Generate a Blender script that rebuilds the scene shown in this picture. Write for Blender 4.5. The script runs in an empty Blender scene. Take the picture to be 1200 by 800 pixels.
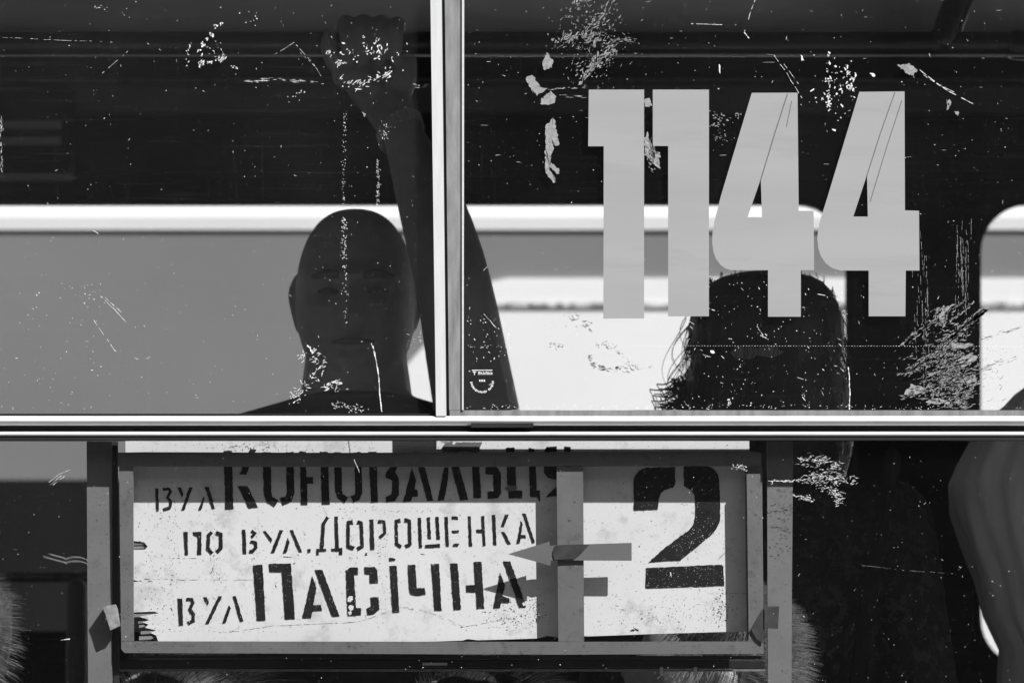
import bpy, bmesh, math, random
from mathutils import Vector, Matrix, noise
from mathutils.geometry import tessellate_polygon
R = math.radians
rnd = random.Random(7)
S = bpy.context.scene
COL = S.collection

# ------------------------------------------------------------------ camera, sky, sun, exposure
D = 5.0            # camera to window glass, metres
ZC = 1.85          # lens height above the street
YH = 870.0         # photo row of the horizon
cam = bpy.data.cameras.new('camera'); camo = bpy.data.objects.new('camera', cam); COL.objects.link(camo)
camo.location = (0, -D, ZC); camo.rotation_euler = (R(90), 0, 0)
cam.sensor_width = 36; cam.lens = 36 * D / 1.2; cam.shift_y = (YH - 400) / 1200.0
cam.clip_end = 3000; cam.clip_start = 0.05
cam.dof.use_dof = True; cam.dof.focus_distance = D; cam.dof.aperture_fstop = 8.0
S.camera = camo
SUN = Vector((1.4, -1.0, 2.0)).normalized()      # towards the sun, read from the shadow offsets on the sign
W_ = bpy.data.worlds.new('World'); S.world = W_; W_.use_nodes = True
nt = W_.node_tree; nt.nodes.clear()
sky = nt.nodes.new('ShaderNodeTexSky'); sky.sky_type = 'NISHITA'; sky.sun_disc = False
sky.sun_elevation = math.asin(SUN.z); sky.sun_rotation = math.atan2(SUN.x, SUN.y)
bw = nt.nodes.new('ShaderNodeRGBToBW'); bg = nt.nodes.new('ShaderNodeBackground'); wo = nt.nodes.new('ShaderNodeOutputWorld')
bg.inputs['Strength'].default_value = 0.06
nt.links.new(sky.outputs[0], bw.inputs[0]); nt.links.new(bw.outputs[0], bg.inputs['Color']); nt.links.new(bg.outputs[0], wo.inputs[0])
sl = bpy.data.lights.new('sun', 'SUN'); sl.energy = 5.0; sl.angle = R(0.5); sl.color = (1, 1, 1)
so = bpy.data.objects.new('sun', sl); COL.objects.link(so); so.rotation_euler = SUN.to_track_quat('Z', 'Y').to_euler(); so.location = (6, -5, 9)
S.view_settings.view_transform = 'Standard'; S.view_settings.look = 'None'
S.view_settings.exposure = 1.35; S.view_settings.gamma = 1
S.render.engine = 'CYCLES'
S.cycles.max_bounces = 8; S.cycles.transparent_max_bounces = 24; S.cycles.caustics_reflective = False; S.cycles.caustics_refractive = False

# ------------------------------------------------------------------ helpers
def kf(y): return 0.001 * (D + y) / D
def P(px, py, y=0.0):
    """photo pixel seen on the plane at depth y (metres behind the glass)"""
    k = kf(y); return Vector(((px - 600) * k, y, ZC + (YH - py) * k))

def nodes(name):
    m = bpy.data.materials.new(name); m.use_nodes = True; t = m.node_tree; t.nodes.clear(); return m, t
def N(t, kind, **kw):
    n = t.nodes.new(kind)
    for k, v in kw.items():
        if k in n.inputs: n.inputs[k].default_value = v
        else: setattr(n, k, v)
    return n
def ramp(t, src, stops):
    r = t.nodes.new('ShaderNodeValToRGB'); e = r.color_ramp.elements
    while len(e) < len(stops): e.new(0.5)
    for i, (p, v) in enumerate(stops): e[i].position = p; e[i].color = (v, v, v, 1)
    t.links.new(src, r.inputs[0]); return r.outputs[0]
def coords(t, scale=(1, 1, 1), rot=(0, 0, 0)):
    g = t.nodes.new('ShaderNodeNewGeometry'); mp = t.nodes.new('ShaderNodeMapping')
    mp.inputs['Scale'].default_value = scale; mp.inputs['Rotation'].default_value = rot
    t.links.new(g.outputs['Position'], mp.inputs['Vector']); return mp.outputs[0]
def noisetex(t, vec, scale, detail=4, rough=.55):
    n = t.nodes.new('ShaderNodeTexNoise'); n.inputs['Scale'].default_value = scale
    n.inputs['Detail'].default_value = detail; n.inputs['Roughness'].default_value = rough
    t.links.new(vec, n.inputs['Vector']); return n.outputs[0]
def mixf(t, fac, a, b):
    m = t.nodes.new('ShaderNodeMix'); m.data_type = 'FLOAT'
    for sock, v in ((m.inputs[0], fac), (m.inputs[2], a), (m.inputs[3], b)):
        if isinstance(v, (int, float)): sock.default_value = v
        else: t.links.new(v, sock)
    return m.outputs[0]
def math_(t, op, a, b=0.0):
    m = t.nodes.new('ShaderNodeMath'); m.operation = op
    for s, v in ((m.inputs[0], a), (m.inputs[1], b)):
        if isinstance(v, (int, float)): s.default_value = v
        else: t.links.new(v, s)
    return m.outputs[0]
def paint(name, base, rough=.5, metal=0.0, var=.15, vscale=18, chips=None, dirt=None, bump=.0, bscale=200, stretch=(1, 1, 1), spec=.5):
    """grey paint with blotchy variation; chips=(value, scale, threshold) little worn flecks; dirt the same, softer"""
    m, t = nodes(name)
    v = coords(t, stretch)
    n = noisetex(t, v, vscale, 5)
    c = ramp(t, n, [(.3, base * (1 - var)), (.7, base * (1 + var))])
    if dirt:
        val, sc, th = dirt
        f = ramp(t, noisetex(t, v, sc, 8, .7), [(th, 0), (th + .12, 1)])
        c = mixf(t, f, c, val)
    if chips:
        val, sc, th = chips
        big = ramp(t, noisetex(t, v, sc * .12, 3), [(.4, 0), (.65, 1)])
        f = ramp(t, noisetex(t, v, sc, 6, .65), [(th, 0), (th + .03, 1)])
        f = math_(t, 'MULTIPLY', f, mixf(t, big, .35, 1.0))
        c = mixf(t, f, c, val)
    b = N(t, 'ShaderNodeBsdfPrincipled', Roughness=rough, Metallic=metal)
    b.inputs['Specular IOR Level'].default_value = spec
    t.links.new(c, b.inputs['Base Color'])
    if bump:
        bp = N(t, 'ShaderNodeBump', Strength=bump, Distance=.002)
        t.links.new(noisetex(t, v, bscale, 3), bp.inputs['Height']); t.links.new(bp.outputs[0], b.inputs['Normal'])
    o = t.nodes.new('ShaderNodeOutputMaterial'); t.links.new(b.outputs[0], o.inputs[0]); return m

def glass(name, dust=.02, speck=True, tint=.93, clean=None):
    """window glass: see-through, mirror film by Fresnel, and a film of dust and fine scratches"""
    m, t = nodes(name)
    tr = N(t, 'ShaderNodeBsdfTransparent'); tr.inputs[0].default_value = (tint, tint, tint, 1)
    gl = N(t, 'ShaderNodeBsdfGlossy', Roughness=.02); gl.inputs[0].default_value = (1, 1, 1, 1)
    lw_ = N(t, 'ShaderNodeLayerWeight', Blend=.5)      # Schlick: 4 % head-on, rising towards grazing, the same on both faces
    fr = math_(t, 'ADD', math_(t, 'MULTIPLY', math_(t, 'POWER', lw_.outputs['Facing'], 5.0), .96), .022)
    m1 = N(t, 'ShaderNodeMixShader')
    t.links.new(fr, m1.inputs[0]); t.links.new(tr.outputs[0], m1.inputs[1]); t.links.new(gl.outputs[0], m1.inputs[2])
    df = N(t, 'ShaderNodeBsdfDiffuse'); df.inputs[0].default_value = (.6, .6, .6, 1)
    v = coords(t)
    big = ramp(t, noisetex(t, v, 5, 4), [(.3, dust * .55), (.75, dust * 1.5)])
    f = big
    if speck:
        # horizontal rub marks
        h = ramp(t, noisetex(t, coords(t, (6, 1, 260)), 1.0, 4, .6), [(.56, 0), (.80, dust * 1.6)])
        vv = ramp(t, noisetex(t, coords(t, (210, 1, 7)), 1.0, 4, .6), [(.58, 0), (.82, dust * 1.3)])
        sp = ramp(t, noisetex(t, v, 420, 2), [(.735, 0), (.80, .22)])
        f = math_(t, 'ADD', math_(t, 'ADD', f, h), math_(t, 'ADD', vv, sp))
    if clean is not None:      # band of the pane that the overlapping sash keeps cleaner
        sx = t.nodes.new('ShaderNodeSeparateXYZ'); t.links.new(v, sx.inputs[0])
        a = ramp(t, math_(t, 'ADD', math_(t, 'MULTIPLY', math_(t, 'SUBTRACT', sx.outputs[0], clean), 200.0), .5), [(.3, 1), (.7, .3)])
        f = math_(t, 'MULTIPLY', f, a)
    m2 = N(t, 'ShaderNodeMixShader')
    t.links.new(f, m2.inputs[0]); t.links.new(m1.outputs[0], m2.inputs[1]); t.links.new(df.outputs[0], m2.inputs[2])
    o = t.nodes.new('ShaderNodeOutputMaterial'); t.links.new(m2.outputs[0], o.inputs[0]); return m

WL = {}          # world location of every parent
def empty(name, loc, parent=None):
    o = bpy.data.objects.new(name, None); COL.objects.link(o); o.empty_display_size = .1
    loc = Vector(loc); WL[o] = loc
    if parent: o.parent = parent; o.location = loc - WL[parent]
    else: o.location = loc
    return o
def tag(o, label=None, cat=None, group=None, kind=None):
    if label: o['label'] = label
    if cat: o['category'] = cat
    if group: o['group'] = group
    if kind: o['kind'] = kind
    return o
def obj(name, vf, mat, parent=None, smooth=False, base=False):
    """link verts+faces (world coordinates) as one mesh object with its origin at its own middle (or base)"""
    vs, fs = vf
    vs = [Vector(v) for v in vs]
    lo = Vector([min(v[i] for v in vs) for i in range(3)]); hi = Vector([max(v[i] for v in vs) for i in range(3)])
    c = (lo + hi) / 2
    if base: c.z = lo.z
    me = bpy.data.meshes.new(name); me.from_pydata([v - c for v in vs], [], fs); me.update()
    if smooth: me.polygons.foreach_set('use_smooth', [True] * len(me.polygons))
    me.materials.append(mat)
    o = bpy.data.objects.new(name, me); COL.objects.link(o); WL[o] = c
    if parent: o.parent = parent; o.location = c - WL[parent]
    else: o.location = c
    return o
def merge(*parts):
    V, F = [], []
    for vs, fs in parts:
        n = len(V); V += [Vector(v) for v in vs]; F += [[i + n for i in f] for f in fs]
    return V, F
def box(x0, x1, y0, y1, z0, z1, bev=0.0):
    bm = bmesh.new(); bmesh.ops.create_cube(bm, size=1)
    for v in bm.verts: v.co = Vector(((x0 + x1) / 2 + v.co.x * (x1 - x0), (y0 + y1) / 2 + v.co.y * (y1 - y0), (z0 + z1) / 2 + v.co.z * (z1 - z0)))
    if bev: bmesh.ops.bevel(bm, geom=bm.edges[:], offset=bev, segments=2, affect='EDGES', profile=.6)
    bm.verts.index_update(); r = ([v.co.copy() for v in bm.verts], [[v.index for v in f.verts] for f in bm.faces]); bm.free(); return r
def pbox(px0, px1, py0, py1, y0, y1, bev=0.0):
    a = P(px0, py1, y0); b = P(px1, py0, y0); return box(a.x, b.x, y0, y1, a.z, b.z, bev)
def slab(loops, y0, y1):
    """loops of (x,z) (first outer, rest holes) -> a plate between depths y0 (front) and y1"""
    pts = [[Vector((x, z, 0)) for x, z in l] for l in loops]
    tris = tessellate_polygon(pts)
    flat = [p for l in pts for p in l]; n = len(flat)
    V = [Vector((p.x, y0, p.y)) for p in flat] + [Vector((p.x, y1, p.y)) for p in flat]
    F = []
    for a, b, c in tris:
        pa, pb, pc = flat[a], flat[b], flat[c]
        if (pb - pa).cross(pc - pa).z < 0: b, c = c, b
        F.append([a, b, c]); F.append([a + n, c + n, b + n])
    o = 0
    for li, l in enumerate(pts):
        ar = sum(l[i].x * l[(i + 1) % len(l)].y - l[(i + 1) % len(l)].x * l[i].y for i in range(len(l)))
        for i in range(len(l)):
            a, b = o + i, o + (i + 1) % len(l)
            F.append([b, a, a + n, b + n] if (ar > 0) == (li == 0) else [a, b, b + n, a + n])
        o += len(l)
    return V, F
def pslab(loops, y0, y1, jit=0.0):
    out = []
    for l in loops:
        q = []
        for x, y in l:
            p = P(x + rnd.uniform(-jit, jit), y + rnd.uniform(-jit, jit), y0); q.append((p.x, p.z))
        out.append(q)
    return slab(out, y0, y1)
def rough_edge(l, step=2.2, amp=.22):
    """re-sample a pixel outline and make it a little ragged, as sprayed stencil paint is"""
    q = []
    for i in range(len(l)):
        a = Vector(l[i]); b = Vector(l[(i + 1) % len(l)]); n = max(1, int((b - a).length / step))
        for k in range(n):
            p = a.lerp(b, k / n); q.append((p.x + rnd.gauss(0, amp), p.y + rnd.gauss(0, amp)))
    return q
def stroke(w, pts):
    """polyline of a given width -> outline polygon (pixel space)"""
    L, Rr = [], []
    pts = [Vector(p) for p in pts]
    for i, p in enumerate(pts):
        d = Vector((0, 0))
        if i > 0: d += (p - pts[i - 1]).normalized()
        if i < len(pts) - 1: d += (pts[i + 1] - p).normalized()
        d.normalize(); n = Vector((-d.y, d.x)) * w / 2
        L.append(tuple(p + n)); Rr.append(tuple(p - n))
    return L + Rr[::-1]
def chaikin(pts, rad, it=2):
    pts = [Vector(p) for p in pts]
    for _ in range(it):
        q, r = [pts[0]], [rad[0]]
        for i in range(len(pts) - 1):
            q += [pts[i].lerp(pts[i + 1], .25), pts[i].lerp(pts[i + 1], .75)]
            r += [rad[i] * .75 + rad[i + 1] * .25, rad[i] * .25 + rad[i + 1] * .75]
        q.append(pts[-1]); r.append(rad[-1]); pts, rad = q, r
    return pts, rad
def tube(pts, rad, seg=12, smooth=0, flat=None):
    """tapered closed tube with rounded ends; flat=(axis vector, factor) squashes it"""
    pts = [Vector(p) for p in pts]
    if isinstance(rad, (int, float)): rad = [rad] * len(pts)
    if smooth: pts, rad = chaikin(pts, list(rad), smooth)
    d0 = (pts[1] - pts[0]).normalized(); d1 = (pts[-1] - pts[-2]).normalized()
    q, r = [], []
    for a in (80, 50, 25): q.append(pts[0] - d0 * rad[0] * math.sin(R(a))); r.append(rad[0] * math.cos(R(a)))
    q += pts; r += list(rad)
    for a in (25, 50, 80): q.append(pts[-1] + d1 * rad[-1] * math.sin(R(a))); r.append(rad[-1] * math.cos(R(a)))
    V, F = [], []
    up = Vector((0, 0, 1)) if abs(d0.z) < .9 else Vector((1, 0, 0))
    u = d0.cross(up).normalized()
    for i, p in enumerate(q):
        d = (q[min(i + 1, len(q) - 1)] - q[max(i - 1, 0)]).normalized()
        u = (u - d * u.dot(d)).normalized(); w = d.cross(u)
        for k in range(seg):
            a = 2 * math.pi * k / seg; off = u * math.cos(a) * r[i] + w * math.sin(a) * r[i]
            if flat: ax, fc = flat; off -= ax * off.dot(ax) * (1 - fc)
            V.append(p + off)
    for i in range(len(q) - 1):
        for k in range(seg):
            F.append([i * seg + k, i * seg + (k + 1) % seg, (i + 1) * seg + (k + 1) % seg, (i + 1) * seg + k])
    F.append(list(range(seg))[::-1]); F.append([(len(q) - 1) * seg + k for k in range(seg)])
    return V, F
def loft(rings, seg=32, fold=0.0, nf=9, seed=0, xf=None):
    """closed stack of ellipses (cx,cy,z,rx,ry); fold adds vertical drapery folds"""
    V, F = [], []
    for i, (cx, cy, z, rx, ry) in enumerate(rings):
        for k in range(seg):
            a = 2 * math.pi * k / seg
            f = 1 + fold * (math.sin(nf * a + 2.2 * math.sin(z * 7 + seed)) * .6 + math.sin((nf * 2 + 1) * a + z * 9 + seed) * .4)
            V.append(Vector((cx + rx * f * math.cos(a), cy + ry * f * math.sin(a), z)))
    n = len(rings)
    for i in range(n - 1):
        for k in range(seg):
            F.append([i * seg + k, i * seg + (k + 1) % seg, (i + 1) * seg + (k + 1) % seg, (i + 1) * seg + k])
    F.append(list(range(seg))[::-1]); F.append([(n - 1) * seg + k for k in range(seg)])
    if xf: V = [xf @ v for v in V]
    return V, F
def fuse(vf, voxel, smooth=6):
    """melt overlapping closed pieces into one continuous skin"""
    vs, fs = vf
    me = bpy.data.meshes.new('tmp'); me.from_pydata(vs, [], fs); me.update()
    bm = bmesh.new(); bm.from_mesh(me); bmesh.ops.recalc_face_normals(bm, faces=bm.faces[:]); bm.to_mesh(me); bm.free()
    o = bpy.data.objects.new('tmp', me); COL.objects.link(o)
    m = o.modifiers.new('r', 'REMESH'); m.mode = 'VOXEL'; m.voxel_size = voxel
    if smooth:
        s = o.modifiers.new('s', 'SMOOTH'); s.iterations = smooth; s.factor = .5
    dg = bpy.context.evaluated_depsgraph_get(); ev = o.evaluated_get(dg); r = ev.to_mesh()
    out = ([v.co.copy() for v in r.vertices], [list(p.vertices) for p in r.polygons])
    ev.to_mesh_clear(); bpy.data.objects.remove(o); bpy.data.meshes.remove(me)
    return out

# ------------------------------------------------------------------ materials (a black and white world)
M = {}
M['asphalt'] = paint('asphalt', .06, .9, var=.3, vscale=6)
M['alu'] = paint('brushed_aluminium', .60, .38, metal=.25, var=.10, vscale=9, stretch=(2, 1, 20), chips=(.18, 500, .66))
M['alu_v'] = paint('upright_aluminium', .60, .38, metal=.25, var=.07, vscale=9, stretch=(20, 1, 2), chips=(.25, 400, .66))
M['alu_dull'] = paint('dull_aluminium', .235, .42, metal=.3, var=.28, vscale=16, stretch=(6, 1, 1.2), chips=(.7, 420, .68))
M['rubber'] = paint('black_rubber', .012, .6, var=.3, spec=.25)
M['body'] = paint('tram_paint', .35, .35, var=.06)
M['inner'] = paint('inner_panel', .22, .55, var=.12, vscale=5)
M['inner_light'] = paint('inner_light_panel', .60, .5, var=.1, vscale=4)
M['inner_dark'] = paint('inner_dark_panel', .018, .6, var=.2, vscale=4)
M['steel_dark'] = paint('dark_handrail', .022, .32, var=.15, vscale=20, spec=.7)
M['pane_l'] = glass('dusty_glass_cleaner_edge', .0050, clean=(P(489, 0).x))
M['pane_r'] = glass('dusty_glass', .0030)
M['pane_low'] = glass('dusty_lower_glass', .0010)
M['pane_far'] = glass('far_glass', .004, speck=False)
M['film'] = paint('grey_number_film', .262, .5, var=.06, vscale=3, stretch=(.6, 1, 5), dirt=(.245, 7, .52))
M['filmcut'] = paint('film_seam', .10, .6, var=.2)
M['scratch'] = paint('white_scratches', .62, .8, var=.25, vscale=300)
M['flake'] = paint('grey_paint_remnants', .22, .85, var=.3, vscale=260, chips=(.12, 900, .62))
M['frame'] = paint('grey_holder_paint', .145, .55, var=.12, vscale=22, chips=(.03, 230, .625), dirt=(.10, 50, .56))
M['post'] = paint('grey_post_paint', .17, .55, var=.10, vscale=14, chips=(.05, 260, .64), dirt=(.135, 30, .55))
M['arrow'] = paint('arrow_paint', .15, .5, var=.05, vscale=20)
M['board'] = paint('white_board_paint', .72, .55, var=.05, vscale=7, chips=(.22, 240, .63), dirt=(.55, 26, .55))
M['wood'] = paint('splintered_plywood', .24, .85, var=.4, vscale=60, stretch=(1, 1, 14))
M['ink'] = paint('black_stencil_paint', .013, .5, var=.3, vscale=60, chips=(.30, 260, .635), spec=.3)
M['smear_shade'] = paint('grey_smear_and_shade', .12, .7, var=.2, vscale=60)  # grey smear colour, also the shadow tone of the top-strip blotch
M['tape'] = paint('wire_tie', .05, .5, var=.3, vscale=90)
M['tab'] = paint('tape_tab', .30, .6, var=.35, vscale=120, chips=(.06, 200, .6))
M['skin'] = paint('skin', .34, .55, var=.12, vscale=30, bump=.3, bscale=260)
M['skin2'] = paint('skin_pale', .30, .55, var=.1, vscale=30)
M['shirt_dark'] = paint('dark_tshirt', .04, .9, var=.2, vscale=80)
M['knit'] = paint('dark_patterned_knit', .02, .9, var=.35, vscale=30, chips=(.055, 75, .53), bump=.5, bscale=90)
M['shirt_pale'] = paint('pale_shirt', .62, .85, var=.10, vscale=14, stretch=(5, 5, 1))
M['trousers'] = paint('dark_trousers', .03, .9, var=.2)
M['hair_dark'] = paint('dark_hair', .015, .45, var=.3, vscale=60)
M['hair_fair'] = paint('fair_hair', .22, .5, var=.4, vscale=90)
M['hair_mid'] = paint('brown_hair', .055, .5, var=.4, vscale=90)
M['brow'] = paint('brow_hair', .13, .8, var=.4, vscale=300)
M['lips'] = paint('lips', .17, .6, var=.1)
M['metal'] = paint('watch_steel', .6, .3, metal=.4, var=.2, vscale=200)
M['bus_white'] = paint('bus_white', .72, .45, var=.03, vscale=2)
M['bus_grey'] = paint('bus_grey', .17, .4, var=.08, vscale=1.2)
M['bus_dark'] = paint('bus_dark_glass', .012, .12, var=.2, vscale=2)
M['bus_trim'] = paint('bus_trim', .45, .8, var=.4, vscale=14, chips=(.06, 22, .5))
M['tyre'] = paint('tyre', .02, .85)
M['seat'] = paint('seat_vinyl', .03, .5, var=.15)
M['stucco'] = paint('stucco', .15, .9, var=.15, vscale=1.5)
M['rooftile'] = paint('roof_tile', .12, .9, var=.2, vscale=3)

# ------------------------------------------------------------------ ground
g = obj('ground', ([(-900, -900, 0), (900, -900, 0), (900, 900, 0), (-900, 900, 0)], [[0, 1, 2, 3]]), M['asphalt']); g['kind'] = 'structure'

# ------------------------------------------------------------------ unseen house behind the camera, added so the glass mirrors something darker than sky
YS = -17.0
added_house = tag(empty('added_building', (0, YS - 4, 0)), 'unseen grey stucco house added behind the camera to darken the tram glass reflections', 'added_building')
wn = [(x, x + 1.3, z, z + 2.0) for z in (1.2, 5.0, 8.8) for x in [-26 + 3.1 * i for i in range(18)]]
obj('added_wall', slab([[(-28, 0), (30, 0), (30, 12.6), (-28, 12.6)]] + [[(a, c), (b_, c), (b_, d_), (a, d_)] for a, b_, c, d_ in wn], YS - .5, YS), M['stucco'], added_house)
obj('added_back_wall', box(-28, 30, YS - 8, YS - .9, 0, 12.6), M['stucco'], added_house)
obj('added_cornice', box(-28.3, 30.3, YS - .45, YS + .35, 12.61, 13.0), M['stucco'], added_house)
obj('roof', ([(-28, YS, 13.01), (30, YS, 13.01), (30, YS - 8, 13.01), (-28, YS - 8, 13.01), (-28, YS - 4, 16), (30, YS - 4, 16)], [[0, 1, 5, 4], [2, 3, 4, 5], [1, 2, 5], [3, 0, 4], [3, 2, 1, 0]]), M['rooftile'], added_house)
for a, b_, c, d_ in wn:
    obj('window', box(a, b_, YS - .3, YS - .22, c, d_), M['bus_dark'], added_house)

# ------------------------------------------------------------------ tram: body shell
FL = 0.85                      # floor height
X0, X1 = -3.4, 3.6             # ends of the body section
WX0, WX1 = -0.80, 0.98         # this window
ZT = P(0, -42).z               # top of the window
ZB = 1.74                      # bottom of the window
YF = 2.2                       # inner face of far wall
tram = tag(empty('tram', (0.1, 1.1, 0)), 'old tram side with aluminium sliding windows, big number on dusty glass', 'tram')
def part(name, vf, mat, parent=None, **k): return obj(name, vf, M[mat], parent or tram, **k)
part('lower_side_panel', box(X0, X1, -.012, .035, .42, ZB), 'body')
part('window_header', box(X0, X1, -.012, .035, ZT, 3.02), 'body')
wins = [(-3.2, -2.15), (-2.0, -.95), (WX0, WX1), (1.13, 2.2), (2.35, 3.4)]
edges = [X0] + [e for w in wins for e in w] + [X1]
for i in range(0, len(edges), 2):
    part('window_pillar', box(edges[i], edges[i + 1], -.012, .035, ZB, ZT), 'body')
for a, b in wins:
    if (a, b) != (WX0, WX1):
        part('side_window_pane', box(a, b, .0, .005, ZB, ZT), 'pane_far')
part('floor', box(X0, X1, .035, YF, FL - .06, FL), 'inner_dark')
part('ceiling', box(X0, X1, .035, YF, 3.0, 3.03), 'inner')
rf = []
for i in range(13):
    a = math.pi * i / 12; rf.append((1.12 - 1.16 * math.cos(a) , 3.03 + .30 * math.sin(a)))
V = [(X0, y, z) for y, z in rf] + [(X1, y, z) for y, z in rf]; n = len(rf)
part('roof', (V, [[i, i + 1, n + i + 1, n + i] for i in range(n - 1)] + [list(range(n)), list(range(n, 2 * n))[::-1], [0, n, 2 * n - 1, n - 1]]), 'body')
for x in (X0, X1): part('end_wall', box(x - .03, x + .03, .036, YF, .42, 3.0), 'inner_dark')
part('underframe', box(X0 + .1, X1 - .1, .05, 2.15, .40, FL - .06), 'inner_dark')
for x in (-2.4, -.9, 1.1, 2.6):
    for y in (.45, 1.75):
        cyl = tube([(x, y - .05, .33), (x, y + .05, .33)], .33, 28)
        part('wheel', cyl, 'steel_dark')

# far side wall: header, sill panel and pillars around rounded windows
def rounded(x0, x1, z0, z1, r, n=8):
    out = []
    for cx, cz, a0 in ((x1 - r, z1 - r, 0), (x0 + r, z1 - r, 90), (x0 + r, z0 + r, 180), (x1 - r, z0 + r, 270)):
        for i in range(n + 1):
            a = R(a0 + 90 * i / n); out.append((cx + r * math.cos(a), cz + r * math.sin(a)))
    return out
kF = kf(YF); fz1 = P(0, 238, YF).z; fz0 = P(0, 742, YF).z
fA = (-.99, P(993, 0, YF).x); fB = (P(1146, 0, YF).x, 2.35); fC = (-3.1, -1.2)
FW = ((*fC, fz0), (*fA, fz0), (*fB, P(0, 783, YF).z))
far_holes = [rounded(a, b, z, fz1, .085) for a, b, z in FW]
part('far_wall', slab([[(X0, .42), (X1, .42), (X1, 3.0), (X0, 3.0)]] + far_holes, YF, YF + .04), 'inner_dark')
for a, b, fz0 in FW:
    part('far_pane', slab([rounded(a - .01, b + .01, fz0 - .01, fz1 + .01, .09)], YF + .016, YF + .022), 'pane_far')
    ring = slab([rounded(a - .006, b + .006, fz0 - .006, fz1 + .006, .091), rounded(a + .004, b - .004, fz0 + .004, fz1 - .004, .081)], YF - .012, YF - .001)
    part('far_gasket', ring, 'rubber')
# stepped cove above the far windows
za, zb_, zc_ = P(0, 98, YF - .09).z, P(0, 132, YF - .05).z, P(0, 64, YF - .14).z
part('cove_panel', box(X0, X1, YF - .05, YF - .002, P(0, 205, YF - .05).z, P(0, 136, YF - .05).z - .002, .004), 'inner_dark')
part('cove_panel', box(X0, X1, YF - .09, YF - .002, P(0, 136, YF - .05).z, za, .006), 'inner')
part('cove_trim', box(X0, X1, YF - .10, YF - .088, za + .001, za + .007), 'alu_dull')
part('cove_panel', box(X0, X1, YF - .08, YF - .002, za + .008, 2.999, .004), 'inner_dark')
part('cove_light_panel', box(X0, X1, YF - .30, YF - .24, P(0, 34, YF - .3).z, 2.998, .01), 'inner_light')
bx0 = P(-60, 0, YF - .14).x
part('vent_box', box(bx0, P(84, 0, YF - .14).x, YF - .14, YF - .052, P(0, 205, YF - .14).z, P(0, 101, YF - .14).z, .012), 'inner_dark')
for a, b in ((141, 151), (160, 170)):
    part('vent_slat', box(bx0, P(72, 0, YF - .15).x, YF - .150, YF - .141, P(0, b, YF - .15).z, P(0, a, YF - .15).z, .003), 'inner_light')
# handrail the standing passenger holds, with bracket and slanted support
HB = .70; hz = P(0, 51, HB).z
part('handrail', tube([(X0 + .05, HB, hz), (X1 - .05, HB, hz)], .0155, 20), 'steel_dark', smooth=True)
part('handrail_strip', box(X0 + .05, X1 - .05, HB - .0165, HB - .0135, P(0, 66.2, HB - .0165).z, P(0, 64.2, HB - .0165).z), 'alu')
part('handrail_joint', tube([P(1192, 53, HB), P(1240, 53, HB)], .0205, 20), 'steel_dark', smooth=True)
part('handrail_support', tube([P(1106, 46, HB), P(1150, -70, HB + .02), (P(1155, -90, HB).x, HB + .02, 2.995)], .02, 12), 'steel_dark', smooth=True)
part('handrail_support', tube([(-1.9, HB, hz), (-1.9, HB, 2.995)], .016, 12), 'steel_dark', smooth=True)
# far seats and seat grab bar
for sx in (-2.2, -1.35, -.6, .25, 1.1):
    s = empty('seat', (sx, 1.9, FL), tram)
    part('seat_cushion', box(sx - .2, sx + .2, 1.65, 2.12, FL + .38, FL + .45, .02), 'seat', s)
    part('backrest', box(sx - .24, sx - .19, 1.65, 2.12, FL + .45, FL + .98, .02), 'seat', s)
    part('seat_leg', box(sx - .03, sx + .03, 1.85, 1.95, FL, FL + .38), 'steel_dark', s)
part('grab_bar', tube([P(-200, 676, 1.5), P(130, 676, 1.5)], .008, 10), 'alu_dull', smooth=True)
part('grab_post', tube([(P(90, 0, 1.3).x, 1.3, FL), (P(90, 700, 1.3).x, 1.3, P(90, 690, 1.3).z)], .016, 12), 'inner', smooth=True)
# ledge bar inside the lower window, behind the sign
LB = .075
part('ledge_bar', pbox(134, 897, 772, 783, LB, LB + .02, .002), 'steel_dark')
part('ledge_trim', pbox(134, 897, 783.6, 786, LB - .003, LB + .014), 'alu_dull')
for x in (775, 815): part('ledge_clip', pbox(x - 2, x + 2, 781, 791, LB - .009, LB - .0035, .001), 'alu')
part('ledge_glint_strip', pbox(495, 524, 776, 779, LB - .012, LB - .002), 'alu')

# ------------------------------------------------------------------ aluminium window rail and sash bars
def extrude(profile, x0, x1):
    """profile of (depth, z) extruded along the tram"""
    n = len(profile)
    V = [Vector((x0, y, z)) for y, z in profile] + [Vector((x1, y, z)) for y, z in profile]
    F = [[i, (i + 1) % n, n + (i + 1) % n, n + i] for i in range(n)] + [list(range(n))[::-1], list(range(n, 2 * n))]
    return V, F
def z0(py): return P(0, py).z
rx0, rx1 = WX0, WX1
prof = [(-.004, z0(487.6)), (-.009, z0(488.2)), (-.0115, z0(490.5)), (-.012, z0(494)), (-.0105, z0(497.5)), (-.009, z0(498.6)), (.003, z0(498.8)), (.004, z0(487.8))]
rail = part('window_rail', extrude(prof, rx0, rx1), 'alu')
part('rail_groove', box(rx0, rx1, -.001, .004, z0(507.5), z0(498.9)), 'rubber', rail)
prof = [(-.002, z0(506.2)), (-.0095, z0(506.4)), (-.0115, z0(508)), (-.0115, z0(510)), (-.0095, z0(511.6)), (-.002, z0(511.8))]
part('rail_bead', extrude(prof, rx0, rx1), 'alu', rail)
part('rail_gasket', box(rx0, rx1, -.010, .004, z0(516.4), z0(511.9)), 'rubber', rail)
part('drain_slot', pbox(552, 625, 495.6, 500.6, -.0128, -.0085), 'rubber', rail)
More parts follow.
